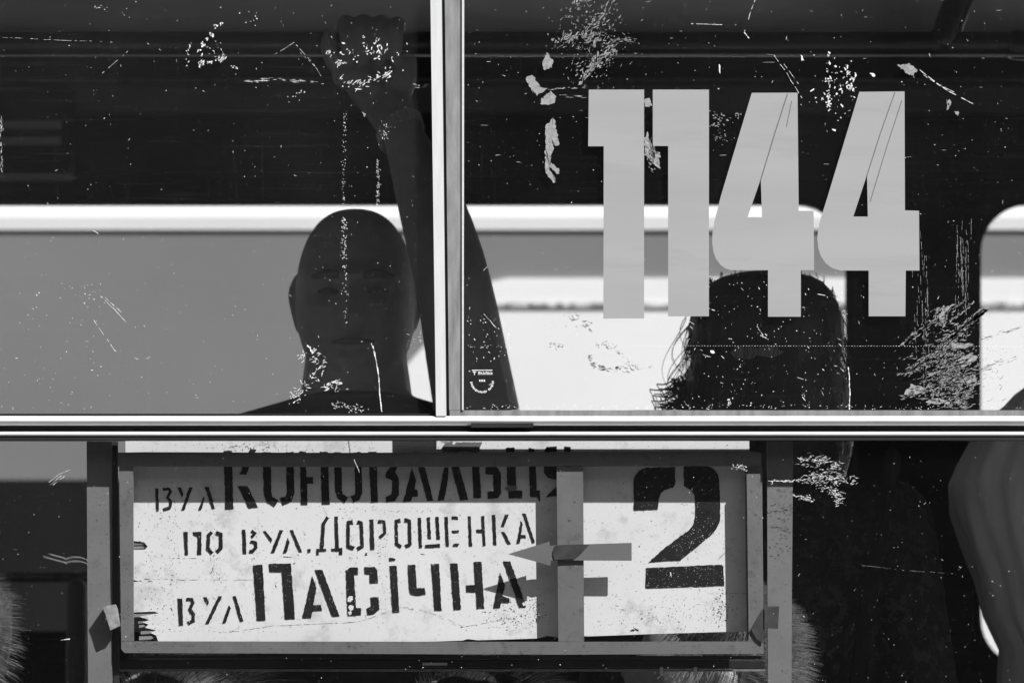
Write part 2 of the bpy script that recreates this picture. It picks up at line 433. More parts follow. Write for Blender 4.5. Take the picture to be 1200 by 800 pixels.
# right sash, in front; left sash behind
ls = empty('sliding_sash', P(200, 486), tram); rs = empty('sliding_sash', P(900, 486), tram)
part('sash_bottom_bar', pslab([[(527, 480.5), (1590, 480.5), (1590, 487.4), (527, 487.4)]], -.0085, .004), 'alu_dull', rs)
part('sash_side_bar', pslab([[(520.6, -60), (541.2, -60), (541.2, 480.2), (526.4, 480.2)]], -.0085, .004), 'alu_dull', rs)
part('sash_edge_bead', pslab([[(541.4, -60), (544, -60), (543.2, 480.2), (541.4, 480.2)]], -.0100, -.002), 'alu', rs)
part('sash_side_bar', pslab([[(503.6, -60), (517, -60), (523, 487.2), (511, 487.2)]], -.0115, .002), 'alu_v', ls)
part('sash_seal', pslab([[(517.1, -60), (520.4, -60), (526.2, 487), (523.1, 487)]], -.006, .002), 'rubber', ls)
part('sash_bottom_bar', pslab([[(-180, 484.6), (510.6, 484.6), (510.8, 487.3), (-180, 487.3)]], -.006, .003), 'rubber', ls)
PL, PR, PW = -.0010, -.0030, -.0010      # outer faces of the left, right and lower panes
pl = part('pane', pslab([[(-180, -60), (503, -60), (510.4, 484.4), (-180, 484.4)]], PL, PL + .004), 'pane_l', ls)
pr = part('pane', pslab([[(544.4, -60), (1560, -60), (1560, 480.2), (543.6, 480.2)]], PR, PR + .004), 'pane_r', rs)
lw = empty('lower_window', P(600, 970), tram)
pw = part('pane', box(WX0, WX1, PW, PW + .004, ZB, z0(516.5)), 'pane_low', lw)

# ------------------------------------------------------------------ fleet number 1144 on the right pane (parts of the sash)
YN = PR - .0009
d1a = [(690, 105.2), (754.8, 105.2), (754.8, 373), (707, 373), (707.5, 171.5), (689.3, 171.5)]
d1b = [(765, 105.2), (830.8, 105.2), (830.8, 370.5), (783, 370.5), (783, 171.2), (765, 171.2)]
d4a = [(881, 109), (934.6, 108.8), (936, 247), (953.5, 247), (954, 316.5), (938.5, 316.5), (938.5, 371), (900, 371), (900, 316.5), (857, 316.5), (850, 314.5), (844, 310), (839, 303), (836, 295), (834.5, 284), (835, 272), (837.5, 258), (845, 229)]
d4b = [(1007, 107.8), (1060, 107.3), (1060.5, 246.5), (1077, 247), (1077.5, 317), (1061.5, 317), (1061, 370.5), (1018, 370.5), (1018, 317), (985, 317), (976, 314.5), (968, 309), (962, 300), (959, 291), (957.8, 279), (959, 267), (961.5, 257), (970, 230)]
dg = []
for loops in ([d1a], [d1b], [d4a, [(891.5, 210), (893, 254.7), (876, 254.7)]], [d4b, [(1016, 205), (1017, 253.8), (1000, 253.8)]]):
    dg.append(part('number_digit', pslab(loops, YN, YN + .0005), 'film', rs))
for k, w, a in ((2, .9, [(923, 110), (907, 160), (891.3, 212)]), (3, .8, [(1049, 108), (1032, 156), (1016, 206)]), (3, .6, [(1057, 118), (1040, 170), (1020, 236)]), (2, .4, [(928, 118), (922, 148)])):
    part('film_seam', pslab([stroke(w, a)], YN - .0004, YN - .0001), 'filmcut', rs)
# maker's mark etched on the right pane
mk = [[(553, 433.2), (577, 433.2), (577, 434), (553, 434)], [(554, 435), (558, 435), (558, 436), (556.5, 436), (556.5, 439), (555.5, 439), (555.5, 436), (554, 436)]]
for i in range(6): x = 560.5 + i * 2.9; mk += [[(x, 435.2), (x + .7, 435.2), (x + .7, 438.8), (x, 438.8)], [(x + .7, 435.4 + (i % 3)), (x + 2, 435.4 + (i % 3)), (x + 2, 436.3 + (i % 3)), (x + .7, 436.3 + (i % 3))], [(x + 1.4, 436.4), (x + 2.1, 436.4), (x + 2.1, 438.8), (x + 1.4, 438.8)]]
for i in range(3): mk.append([(561.5 + i * 2.6, 444.6), (563 + i * 2.6, 444.6), (563.2 + i * 2.6, 447), (561.6 + i * 2.6, 447)])
for i in range(22):
    a = math.pi * (i + .2) / 22
    if i in (7,): continue
    c = Vector((565, 446.5)); u = Vector((math.cos(a), math.sin(a))); v = Vector((-u.y, u.x))
    p = c + u * 12.8; h = 1.1 + .4 * (i % 3 == 0)
    mk.append([tuple(p + v * .55 - u * h), tuple(p + v * .55 + u * h), tuple(p - v * .5 + u * h * (.3 + .7 * (i % 2))), tuple(p - v * .5 - u * h)])
part('maker_mark', merge(*[pslab([l], PR - .0004, PR - .0001) for l in mk]), 'scratch', rs)

# ------------------------------------------------------------------ scratches and paint remnants on the panes
def flake(cx, cy, ln, wd, ang, n=9):
    q = []; ca, sa = math.cos(ang), math.sin(ang)
    for i in range(n):
        a = 2 * math.pi * i / n; r = rnd.choice((.35, .6, .9, 1.1)) * rnd.uniform(.8, 1.2)
        x, y = ln / 2 * r * math.cos(a), wd / 2 * r * math.sin(a); q.append((cx + x * ca - y * sa, cy + x * sa + y * ca))
    return q
def fan(polys, y):
    """flat thin marks lying on the glass, all joined"""
    V, F = [], []
    for l in polys:
        if max(p[0] for p in l) - min(p[0] for p in l) > 7 and max(p[1] for p in l) - min(p[1] for p in l) > 4: l = rough_edge(l, 1.5, .55)
        c = Vector((sum(p[0] for p in l) / len(l), sum(p[1] for p in l) / len(l))); b = len(V)
        V.append(P(c.x, c.y, y)); V += [P(x, yy, y) for x, yy in l]
        F += [[b, b + 1 + i, b + 1 + (i + 1) % len(l)] for i in range(len(l))]
    return V, F
def cluster(x0, y0, x1, y1, n, ang, sd, ln, wd, gauss=True):
    out = []
    for _ in range(n):
        if gauss:
            x = rnd.gauss((x0 + x1) / 2, (x1 - x0) / 4.2); y = rnd.gauss((y0 + y1) / 2, (y1 - y0) / 4.2)
        else: x, y = rnd.uniform(x0, x1), rnd.uniform(y0, y1)
        l = ln[0] + (ln[1] - ln[0]) * rnd.random() ** 2.2; out.append(flake(x, y, l, min(l, rnd.uniform(*wd)), R(rnd.gauss(ang, sd))))
    return out
def line(pts, w=.5, gap=.25):
    out = []
    for i in range(len(pts) - 1):
        a, b = Vector(pts[i]), Vector(pts[i + 1]); n = max(1, int((b - a).length / 3))
        o = Vector((0, 0))
        for k in range(n):
            o2 = o * .8 + Vector((rnd.gauss(0, .16), rnd.gauss(0, .16)))
            if rnd.random() >= gap: out.append(stroke(w * .75 * rnd.uniform(.35, 1.2), [a.lerp(b, k / n) + o, a.lerp(b, (k + rnd.uniform(.8, 1.05)) / n) + o2]))
            o = o2
    return out
def zoomed(ox, oy, s, pts): return [(ox + x / s, oy + y / s) for x, y in pts]
def band(pts, n, spread, ang, sd, ln, wd):
    """flakes strewn along a polyline"""
    out = []
    for _ in range(n):
        i = rnd.randrange(len(pts) - 1); p = Vector(pts[i]).lerp(Vector(pts[i + 1]), rnd.random())
        l = rnd.uniform(*ln); out.append(flake(p.x + rnd.gauss(0, spread), p.y + rnd.gauss(0, spread), l, min(l, rnd.uniform(*wd)), R(rnd.gauss(ang, sd))))
    return out
def inside(polys, x0, y0, x1, y1): return [l for l in polys if all(x0 < p[0] < x1 and y0 < p[1] < y1 for p in l)]
# left pane
w = []
w += band([(262, 25), (252, 30), (250, 40), (238, 48), (234, 62), (236, 75)], 26, 1.6, 120, 40, (2, 6), (1.5, 3.2)) + band([(232, 76), (246, 74), (258, 70), (264, 66)], 26, 1.8, 20, 60, (2, 7), (1.5, 3.4)) + band([(224, 50), (220, 60), (219, 80)], 12, .8, 100, 30, (1.5, 4), (.8, 2))
w += cluster(230, 40, 266, 78, 22, 60, 50, (1, 3), (.6, 1.6)) + cluster(285, 12, 305, 30, 8, 60, 60, (1, 3), (.6, 2)) + cluster(108, 5, 128, 12, 8, 5, 20, (1, 4), (.4, 1)) + cluster(268, 76, 282, 82, 6, 10, 30, (1, 5), (.6, 1.4))
w += cluster(390, 40, 482, 78, 60, 20, 60, (1.5, 6), (.8, 2.4)) + band([(400, 96), (415, 98), (430, 96), (450, 88), (456, 84)], 55, 3.2, -30, 20, (2, 9), (.6, 1.8)) + band([(388, 66), (384, 60)], 8, 1, -65, 10, (5, 9), (.5, 1.2)) + band([(395, 75), (406, 74)], 12, 1.5, -20, 30, (2, 6), (.8, 2))
w += band([(404, 255), (403, 300), (405, 378)], 90, 1.6, 90, 50, (.8, 3), (.5, 1.3)) + band([(404, 130), (403, 240)], 60, 1.3, 90, 60, (.7, 2.2), (.4, 1)) + band([(443, 185), (442, 240)], 60, 1.2, 95, 40, (.8, 3), (.5, 1.1))
w += band([(350, 420), (365, 412), (378, 425), (372, 438), (358, 448), (348, 462), (342, 468)], 85, 4, -35, 45, (2, 7), (.5, 1.4)) + band([(380, 455), (392, 448), (402, 449)], 26, 2, -15, 20, (3, 8), (.6, 1.6)) + band([(390, 474), (398, 474), (412, 482), (424, 480)], 55, 2.6, 15, 40, (1, 4), (.4, 1))
w.append([(359, 405), (361, 404), (369, 412), (366.5, 414)])
w += line([(437, 405), (441, 425), (444, 445), (446, 470), (448, 486)], 1.7, .02) + line([(435, 402), (440, 415), (442.6, 430)], 1, .1)
w += line([(118, 347), (132, 360), (148, 378)], .7) + line([(120, 346), (134, 358), (142, 366)], .9) + line([(110, 375), (122, 392), (135, 412)], .7) + line([(96, 263), (106, 268), (115, 274)], .9, .5)
w += cluster(88, 330, 118, 358, 16, 40, 40, (.8, 2.6), (.6, 1.6)) + line([(0, 44), (60, 47), (135, 50)], .35, .4) + band([(285, 96), (325, 93), (378, 97)], 40, .9, 3, 4, (4, 12), (.25, .5))
w += line([(320, 65), (345, 50), (365, 72), (378, 92)], .4, .3) + line([(352, 62), (372, 82)], .5, .3) + line([(120, 86), (150, 60)], .4, .4)
w += cluster(0, 330, 120, 480, 40, 20, 60, (1, 4), (.4, 1.1), False) + cluster(330, 100, 370, 120, 14, 60, 60, (1, 3), (.5, 1.4)) + cluster(445, 145, 455, 168, 22, 95, 30, (1, 4), (.5, 1.3)) + cluster(470, 380, 500, 425, 28, 2, 8, (1, 5), (.3, .7))
w += cluster(-60, -20, 505, 482, 300, 45, 60, (.7, 2.0), (.5, 1.3), False) + cluster(-60, -20, 505, 482, 80, 60, 50, (2, 6), (.3, .6), False)
w += band([(0, 140), (2, 200)], 40, 1.6, 90, 10, (2, 9), (.3, .8))
tag(part('white_scratches', fan(inside(w, -150, -50, 503, 484), PL - .0004), 'scratch', ls), kind='stuff')
gl = cluster(385, 452, 405, 460, 5, 20, 60, (3, 6), (1.5, 3)) + [flake(427, 134, 9, 6, 1.0), flake(160, 420, 6, 3, 0), flake(174, 419, 7, 3, 0), flake(102, 400, 4, 2, 0), flake(190, 425, 4, 1.4, 0)] + band([(486, 100), (500, 101)], 8, 1, 0, 10, (4, 9), (1.5, 3))
tag(part('grey_flakes', fan(gl, PL - .0006), 'flake', ls), kind='stuff')
# right pane
w, gl = [], []
gl += [zoomed(600, 0, 3.64, q) for q in ([(55, 335), (75, 322), (92, 322), (105, 350), (125, 372), (150, 378), (128, 395), (108, 408), (85, 385)], [(125, 425), (140, 405), (165, 388), (185, 410), (182, 440), (150, 447), (125, 445)],
      [(142, 540), (160, 520), (175, 498), (185, 520), (190, 560), (200, 618), (186, 624), (172, 606), (178, 640), (166, 668), (150, 660), (142, 640)], [(142, 640), (150, 660), (166, 668), (162, 690), (200, 720), (196, 745), (152, 706), (186, 766), (180, 782), (142, 735)],
      [(128, 270), (150, 222), (165, 248), (178, 258), (170, 290), (140, 300)], [(565, 420), (590, 420), (596, 450), (566, 455)], [(565, 590), (580, 560), (600, 640), (630, 650), (628, 720), (596, 690), (570, 655)])]
gl += cluster(650, 5, 735, 95, 330, -50, 28, (1, 5), (.4, 1.5)) + band([(650, 48), (672, 44), (700, 46)], 60, 3, -50, 25, (3, 10), (.8, 2)) + band([(725, 50), (712, 62), (700, 72), (690, 85), (680, 92)], 75, 4, -45, 20, (3, 12), (1, 3.2)) + band([(720, 0), (700, 20), (690, 35)], 50, 6, -40, 25, (2, 10), (.6, 1.8)) + band([(668, 20), (680, 2), (698, -6)], 45, 4, -50, 25, (2, 7), (.5, 1.6)) + band([(720, 45), (748, 48)], 24, 2.4, 10, 30, (2, 6), (.6, 1.6))
gl += cluster(756, 165, 776, 200, 60, 70, 30, (3, 8), (.6, 1.8)) + cluster(832, 130, 850, 150, 30, 45, 40, (2, 5), (1, 2.4)) + cluster(860, 130, 870, 140, 9, 0, 50, (2, 4), (1, 2)) + cluster(835, 152, 860, 168, 30, 20, 30, (1, 3), (.5, 1.2))
w += cluster(958, 62, 1008, 138, 75, 80, 40, (1, 6), (.8, 2.8)) + band([(970, 62), (972, 108), (970, 130)], 26, 1.2, 90, 30, (2, 6), (1, 3)) + band([(1000, 85), (994, 108)], 20, 2, 110, 20, (2, 7), (1.4, 3.4)) + [flake(843, 82, 14, 3, 1.55), flake(940, 68, 8, 4, 1.3), flake(1023, 88, 8, 4, .3)]
gl += [zoomed(1040, 0, 6.67, q) for q in ([(78, 510), (120, 508), (178, 498), (238, 550), (205, 588), (160, 585)], [(470, 790), (485, 775), (500, 800), (490, 830), (470, 820)])] + [flake(1111, 123, 12, 5, 1.5), flake(1121, 133, 7, 6, .4)]
w += line([(1078, 82), (1095, 96), (1110, 106), (1140, 122)], .9, .15) + line([(1082, 88), (1100, 100), (1118, 108)], .7, .2) + line([(905, 62), (918, 80), (940, 115)], .6, .2) + line([(915, 70), (936, 98)], .5, .3) + line([(885, 0), (878, 20), (872, 38)], .8, .4) + line([(872, 38), (880, 48)], 1.2, .2) + line([(810, 28), (846, 29)], .6, .2)
w += band([(645, 105), (690, 102)], 12, .8, -5, 6, (3, 9), (.25, .5)) + band([(640, 112), (690, 113)], 12, 1.2, 1, 4, (4, 12), (.2, .4))
# white flecks on the dark passengers and the row of dots
for i in range(150): x = 722 + i * 3.25; w.append(flake(x, 405 + .012 * (x - 722) * .1, 1.5, .8, 0, 5))
w += cluster(800, 330, 995, 480, 150, 40, 50, (.8, 3.2), (.5, 1.3), False) + cluster(800, 330, 995, 480, 22, 35, 20, (5, 14), (.4, .9), False) + band([(892, 393), (901, 397)], 3, .3, 28, 3, (6, 10), (1, 1.6)) + cluster(852, 463, 858, 478, 14, 100, 30, (2, 5), (.8, 2)) + [flake(835, 412, 6, 4, .4)]
w += cluster(548, 370, 600, 425, 40, 40, 40, (1, 4), (.5, 1.6), False) + line([(565, 365), (582, 385)], .7, .2) + cluster(548, 404, 600, 408, 22, 0, 10, (1, 4), (.3, .8), False) + line([(994, 430), (996, 455), (995, 486)], 1.4, .0)
# dirt flecks over the bright far window
gl += band([(670, 368), (685, 378), (690, 385)], 34, 3, 25, 25, (2, 7), (.8, 2.2)) + band([(645, 402), (652, 406), (658, 404)], 18, 1.8, 20, 60, (2, 5), (1, 2.2)) + band([(700, 402), (722, 405)], 16, 2.2, 0, 40, (2, 6), (1, 2.4)) + band([(690, 416), (694, 428)], 20, 1.6, 60, 20, (2, 6), (.8, 2)) + band([(692, 428), (715, 432), (740, 430)], 50, 2.2, 10, 20, (2, 9), (.8, 2.6)) + band([(722, 412), (735, 420), (745, 430), (765, 431)], 26, 1.3, 20, 25, (1.5, 5), (.8, 1.8)) + cluster(632, 365, 690, 385, 12, 0, 20, (3, 9), (.5, 1.4), False)
# big scoured patch beside the far right window
gl += band([(1058, 440), (1090, 420), (1150, 366)], 90, 3, -36, 8, (4, 16), (.6, 2)) + band([(1105, 405), (1155, 362)], 40, 2.2, -38, 5, (8, 22), (1.2, 3.2)) + band([(1066, 395), (1096, 376), (1130, 352)], 34, 1.6, -32, 8, (4, 14), (.6, 1.6)) + cluster(1090, 355, 1120, 395, 60, -30, 20, (3, 10), (.8, 2.4))
gl += cluster(1080, 398, 1150, 482, 520, -18, 14, (3, 15), (.35, 1.5)) + cluster(1066, 380, 1156, 480, 380, -30, 20, (1, 5), (.4, 1.2)) + band([(1058, 464), (1075, 458), (1095, 454)], 40, 2.6, -20, 18, (3, 9), (.8, 2.4)) + band([(1090, 468), (1110, 462), (1130, 474)], 46, 3, 10, 30, (4, 12), (.8, 2.4)) + band([(1150, 398), (1172, 390), (1194, 385)], 26, 1.4, -14, 8, (4, 12), (.6, 1.6)) + band([(1150, 432), (1170, 424), (1192, 420)], 30, 2, -16, 8, (3, 12), (.5, 1.4)) + cluster(1150, 380, 1185, 470, 36, -20, 30, (2, 8), (.6, 1.8))
gl += [zoomed(1030, 330, 5, q) for q in ([(375, 335), (420, 300), (520, 235), (620, 155), (635, 165), (600, 200), (500, 270), (420, 330), (385, 350)], [(165, 520), (230, 490), (320, 430), (330, 440), (250, 490), (175, 530)], [(125, 370), (200, 300), (315, 235), (320, 243), (210, 310), (130, 378)], [(410, 225), (480, 180), (555, 112), (560, 120), (490, 190), (415, 235)], [(460, 460), (530, 420), (580, 440), (560, 470), (490, 500)], [(275, 705), (340, 660), (470, 650), (400, 690), (450, 720), (380, 715), (300, 712)], [(360, 770), (400, 700), (440, 715), (520, 770), (430, 740)], [(345, 210), (380, 150), (450, 125), (400, 180), (380, 250)], [(145, 655), (190, 600), (270, 620), (330, 630), (240, 650), (150, 680)], [(420, 360), (560, 365), (520, 385), (430, 390)], [(270, 540), (400, 490), (520, 470), (400, 510), (300, 555)], [(500, 560), (560, 540), (578, 600), (520, 610)])]
for i in range(44):
    x = rnd.choice([rnd.gauss(1081, 4.5), rnd.gauss(1127, 5)]); y = rnd.uniform(255, 400) if x < 1100 else rnd.uniform(250, 350)
    gl += line([(x, y), (x + rnd.uniform(-2, 4), y + rnd.uniform(20, 70))], .5, .35)
gl += line([(1150, 372), (1166, 352)], .5, .3) + line([(1156, 372), (1180, 348)], .5, .3)
w += cluster(545, -20, 1300, 478, 420, 45, 60, (.7, 2.0), (.5, 1.3), False) + cluster(545, -20, 1300, 478, 110, 60, 50, (2, 7), (.3, .6), False) + cluster(545, 0, 1200, 240, 40, 0, 4, (4, 14), (.2, .35), False)
w += cluster(545, 474, 1300, 481, 220, 0, 20, (.8, 3), (.5, 1.3), False)
tag(part('white_scratches', fan(inside(w, 546, -50, 1400, 480), PR - .0004), 'scratch', rs), kind='stuff')
tag(part('grey_flakes', fan(inside(gl, 546, -50, 1400, 480), PR - .0006), 'flake', rs), kind='stuff')
# lower pane
w = []
w += band([(936, 540), (960, 538), (985, 548)], 110, 4, -6, 18, (1, 8), (.25, .8)) + band([(945, 560), (965, 558), (1000, 562)], 150, 4, -6, 20, (1, 8), (.25, .9)) + band([(962, 570), (985, 578), (980, 590)], 100, 4, 0, 30, (1, 7), (.25, .9)) + line([(900, 563), (925, 564)], 1.2, .1) + band([(905, 564), (940, 562)], 22, 1, -10, 20, (2, 7), (.6, 1.4)) + band([(930, 580), (952, 586)], 30, 2, 15, 15, (2, 6), (.4, 1.2))
w += band([(858, 550), (866, 546), (880, 553)], 16, 2, 0, 40, (1, 5), (.5, 1.3)) + line([(57, 565), (68, 556), (82, 550)], .45, .1) + line([(58, 568), (72, 557)], .45, .1) + line([(62, 568), (76, 558)], .6, .2) + line([(68, 750), (82, 748)], 1.2, .1)
for i in range(9):
    for j in range(0, 4, 2):
        x = 50 + i * 3 + j * .5; y = 646 + j * 2.6 + i * .8
        if 648 < y < 658 + i: w.append(stroke(.25, [(x, y), (x + 2, y + 1.2)])); w.append(stroke(.25, [(x + 2, y + 1.2), (x + 2, y + 2.6)]))
for i in range(10):
    for j in range(0, 3, 2):
        x = 76 + i * 2.7; y = 654 - i * 1.2 + .14 * i * i + j * 2.3; w.append(stroke(.22, [(x, y), (x + 1.8, y + 1)])); w.append(stroke(.22, [(x + 1.8, y + 1), (x + 1.8, y + 2.1)]))
w += cluster(-60, 520, 1260, 800, 330, 45, 60, (.6, 1.8), (.4, 1.1), False) + cluster(940, 520, 1200, 800, 40, 30, 60, (1, 4), (.3, .7), False) + line([(415, 538), (418, 545), (421, 553)], .7, .1) + line([(1010, 662), (1060, 668), (1120, 672)], .12, .3)
tag(part('white_scratches', fan(inside(w, -150, 518, 1400, 960), PW - .0004), 'scratch', lw), kind='stuff')

# ------------------------------------------------------------------ route board (white plywood with stencilled text)
YBd = .0255
board = tag(empty('route_board', P(515, 752, YBd)), 'white painted plywood route board with black stencilled Cyrillic street names and number 2', 'sign')
bl = [(147, 500), (400, 497), (878, 494), (878.5, 739), (760, 742.5), (720, 744), (690, 745), (663, 744), (655, 746.5), (642, 744.5), (630, 747.5), (600, 748.5), (560, 749.6), (548, 748.2), (542, 750), (470, 752.5), (300, 753), (186, 753), (183, 744), (176, 741), (183, 738), (170, 735), (174, 731), (167, 729), (175, 726), (163, 722), (186, 718), (181, 716), (157, 717), (150, 717), (150, 682), (163, 681), (157, 679), (150, 679), (150, 644), (170, 643.5), (173, 640), (169, 635), (157, 633.5), (147, 633)]
bv = pslab([bl], YBd, YBd + .006)
obj('board', bv, M['board'], board)
wl = [(149, 500), (876, 496), (876, 736), (300, 751), (168, 752), (166, 745), (163, 741), (165, 733), (161, 726), (163, 716), (149, 714)]
obj('ply_layer', pslab([wl], YBd + .0061, YBd + .012), M['wood'], board)
for k, (x0, y0, x1, y1) in enumerate(((157, 719, 184, 722), (162, 727.5, 175, 729.5), (163, 732, 171, 734.5), (165, 739, 182, 742), (163, 745, 180, 749), (157, 635, 172, 638), (157, 640, 170, 642.5))):
    obj('splinter', pslab([[(x0, y0), (x1 - 3, y0 - .4), (x1, (y0 + y1) / 2), (x1 - 4, y1), (x0, y1 + .6)]], YBd + .0002 + .0002 * k, YBd + .0058), M['wood'], board)
Z1, Z2, Z3 = (170, 510, 6.667), (340, 510, 6.667), (510, 510, 6.667)
Z4, Z5, Z6 = (200, 585, 6.667), (350, 585, 6.667), (500, 585, 6.667)
Z7, Z8, Z9, ZA = (200, 640, 6.667), (370, 640, 6.667), (520, 640, 6.667), (730, 535, 8.0)
L = lambda w, *p: stroke(w, p)
LET = [
 # first line
 (Z1, [[(78, 413), (103, 413), (107, 588), (90, 588)], L(25, (140, 420), (185, 418), (200, 437), (174, 482), (202, 520), (195, 562), (145, 578))]),
 (Z1, [[(252, 405), (280, 405), (300, 462), (288, 485)], [(345, 405), (370, 405), (308, 583), (283, 583)]]),
 (Z1, [[(458, 475), (466, 490), (440, 580), (415, 583)], [(466, 402), (498, 402), (546, 570), (524, 572)]]),
 (Z1, [[(614, 119), (678, 119), (690, 572), (628, 576)], [(820, 108), (870, 108), (790, 305), (735, 305)], [(722, 393), (800, 393), (882, 560), (808, 565)]]),
 (Z1, [L(62, (950, 130), (956, 440), (972, 500), (1026, 530)), L(60, (1130, 130), (1137, 440), (1122, 495), (1065, 518))]),
 (Z2, [[(72, 125), (122, 125), (126, 325), (180, 325), (180, 375), (133, 378), (135, 540), (85, 540)], [(233, 125), (295, 125), (308, 535), (248, 538)]]),
 (Z2, [L(55, (370, 130), (378, 430), (392, 475), (440, 505)), L(55, (525, 130), (537, 430), (525, 480), (483, 500))]),
 (Z2, [[(610, 125), (675, 125), (685, 520), (633, 522)], [(790, 240), (838, 240), (820, 285), (850, 335), (850, 465), (815, 510), (750, 522), (745, 480), (790, 460), (800, 355), (745, 325), (745, 290)]]),
 (Z2, [[(950, 250), (985, 355), (972, 420), (1000, 430), (1000, 475), (955, 480), (945, 512), (883, 518)], [(968, 130), (1022, 130), (1120, 508), (1070, 512)]]),
 (Z3, [[(68, 250), (105, 250), (100, 350), (70, 505), (20, 508)], [(105, 170), (165, 170), (258, 500), (195, 505)]]),
 (Z3, [[(280, 112), (335, 108), (360, 485), (300, 490)], [(393, 245), (480, 245), (512, 290), (515, 450), (490, 490), (410, 495), (408, 440), (455, 430), (452, 310), (393, 300)]]),
 (Z3, [[(555, 95), (620, 95), (635, 385), (630, 430), (680, 432), (678, 490), (572, 490), (570, 390), (562, 380)], [(730, 95), (778, 105), (795, 430), (820, 430), (820, 520), (790, 480), (740, 480), (733, 300)]]),
 (Z3, [[(850, 130), (870, 90), (950, 85), (950, 345), (880, 330), (850, 290)], [(960, 385), (960, 475), (862, 480)], [(1010, 85), (1060, 90), (1060, 480), (1010, 480)]]),
 # second line
 (Z4, [[(103, 252), (133, 252), (136, 430), (112, 432)], [(175, 252), (240, 248), (240, 430), (208, 430), (212, 290), (178, 275)]]),
 (Z4, [L(27, (322, 253), (297, 278), (291, 385), (326, 420)), L(32, (355, 258), (393, 270), (393, 378), (360, 412))]),
 (Z4, [[(560, 235), (585, 235), (592, 422), (565, 422)], L(23, (632, 243), (662, 264), (632, 291)), L(25, (625, 325), (662, 338), (668, 372), (640, 405), (616, 405))]),
 (Z4, [[(722, 245), (745, 245), (795, 315), (785, 335)], [(852, 237), (880, 237), (810, 415), (783, 415)]]),
 (Z4, [[(915, 295), (928, 335), (905, 415), (878, 418)], [(932, 237), (955, 237), (1028, 410), (1002, 410)]]),
 (Z4, [[(1070, 385), (1095, 385), (1092, 412), (1072, 412)]]),
 (Z5, [L(28, (230, 138), (195, 185), (180, 385)), [(140, 383), (215, 383), (215, 402), (160, 405), (158, 430), (140, 432)], [(280, 132), (305, 132), (315, 380), (343, 378), (343, 432), (315, 430), (315, 402), (255, 402), (255, 382), (288, 382)]]),
 (Z5, [L(32, (425, 175), (388, 180), (385, 365), (432, 382)), L(30, (460, 175), (490, 183), (497, 365), (458, 385))]),
 (Z5, [[(555, 155), (585, 155), (592, 390), (562, 390)], L(25, (622, 170), (668, 172), (675, 262), (635, 295))]),
 (Z5, [L(28, (795, 162), (762, 168), (766, 348), (803, 370)), L(32, (828, 160), (865, 168), (870, 348), (835, 368))]),
 (Z5, [[(932, 142), (955, 142), (965, 378), (940, 378)], [(1003, 138), (1027, 138), (1035, 305), (1010, 305)], [(1070, 135), (1093, 135), (1105, 310), (1078, 310)], [(988, 352), (1105, 345), (1105, 370), (988, 378)]]),
 (Z6, [[(140, 133), (165, 133), (175, 365), (152, 365)], [(198, 130), (245, 130), (245, 152), (198, 152)], [(198, 240), (252, 238), (250, 258), (200, 258)], [(210, 345), (258, 342), (245, 365), (208, 365)]]),
 (Z6, [[(325, 130), (345, 130), (355, 363), (332, 363)], [(428, 125), (450, 125), (460, 358), (440, 360), (435, 258), (388, 256), (388, 234), (432, 232)]]),
 (Z6, [[(513, 118), (537, 118), (545, 352), (520, 352)], [(615, 115), (642, 115), (605, 212), (580, 208)], [(585, 252), (608, 252), (658, 345), (635, 350)]]),
 (Z6, [[(738, 165), (750, 195), (738, 272), (770, 275), (775, 300), (735, 300), (725, 340), (703, 345)], [(750, 108), (773, 108), (845, 335), (825, 340)]]),
 # third line
 (Z7, [[(55, 405), (90, 403), (98, 612), (65, 615)], L(28, (125, 410), (163, 410), (173, 440), (150, 488), (178, 530), (176, 578), (135, 600))]),
 (Z7, [[(255, 395), (280, 393), (300, 435), (290, 462)], [(372, 388), (403, 386), (300, 602), (270, 602)]]),
 (Z7, [[(455, 455), (470, 480), (430, 597), (403, 598)], [(486, 387), (510, 387), (568, 582), (542, 585)]]),
 (Z7, [[(645, 147), (718, 140), (742, 575), (675, 578)], [(768, 135), (940, 132), (972, 563), (893, 566), (868, 198), (772, 198)]]),
 (Z7, [[(1105, 230), (1140, 315), (1115, 458), (1175, 455), (1180, 500), (1108, 505), (1095, 558), (1030, 558)], [(1128, 182), (1185, 182), (1318, 543), (1261, 546)]]),
 (Z8, [[(235, 190), (265, 163), (330, 160), (330, 218), (300, 220), (315, 478), (352, 478), (352, 535), (275, 540), (248, 510), (240, 300)], [(380, 160), (462, 157), (482, 190), (487, 283), (422, 287), (420, 218), (383, 212)], [(430, 395), (490, 393), (497, 490), (460, 525), (402, 532), (400, 482), (432, 462)]]),
 (Z8, [[(578, 150), (633, 150), (653, 512), (600, 516)], [(575, 90), (605, 86), (628, 102), (620, 110), (578, 113)]]),
 (Z8, [[(720, 143), (778, 140), (790, 325), (850, 322), (858, 375), (780, 382), (740, 370), (728, 320)], [(903, 135), (963, 132), (983, 498), (928, 500)]]),
 (Z9, [[(52, 130), (110, 130), (135, 490), (78, 495)], [(235, 120), (295, 118), (318, 483), (260, 485), (250, 355), (178, 355), (175, 302), (245, 298)]]),
 (Z9, [[(440, 203), (480, 305), (460, 385), (512, 405), (515, 435), (450, 438), (440, 480), (388, 482)], [(465, 115), (520, 113), (645, 470), (590, 475)]]),
]
for (ox, oy, s), polys in LET:
    obj('stencil_letter', merge(*[pslab([rough_edge(zoomed(ox, oy, s, q))], YBd - .0006, YBd - .0001) for q in polys]), M['ink'], board)
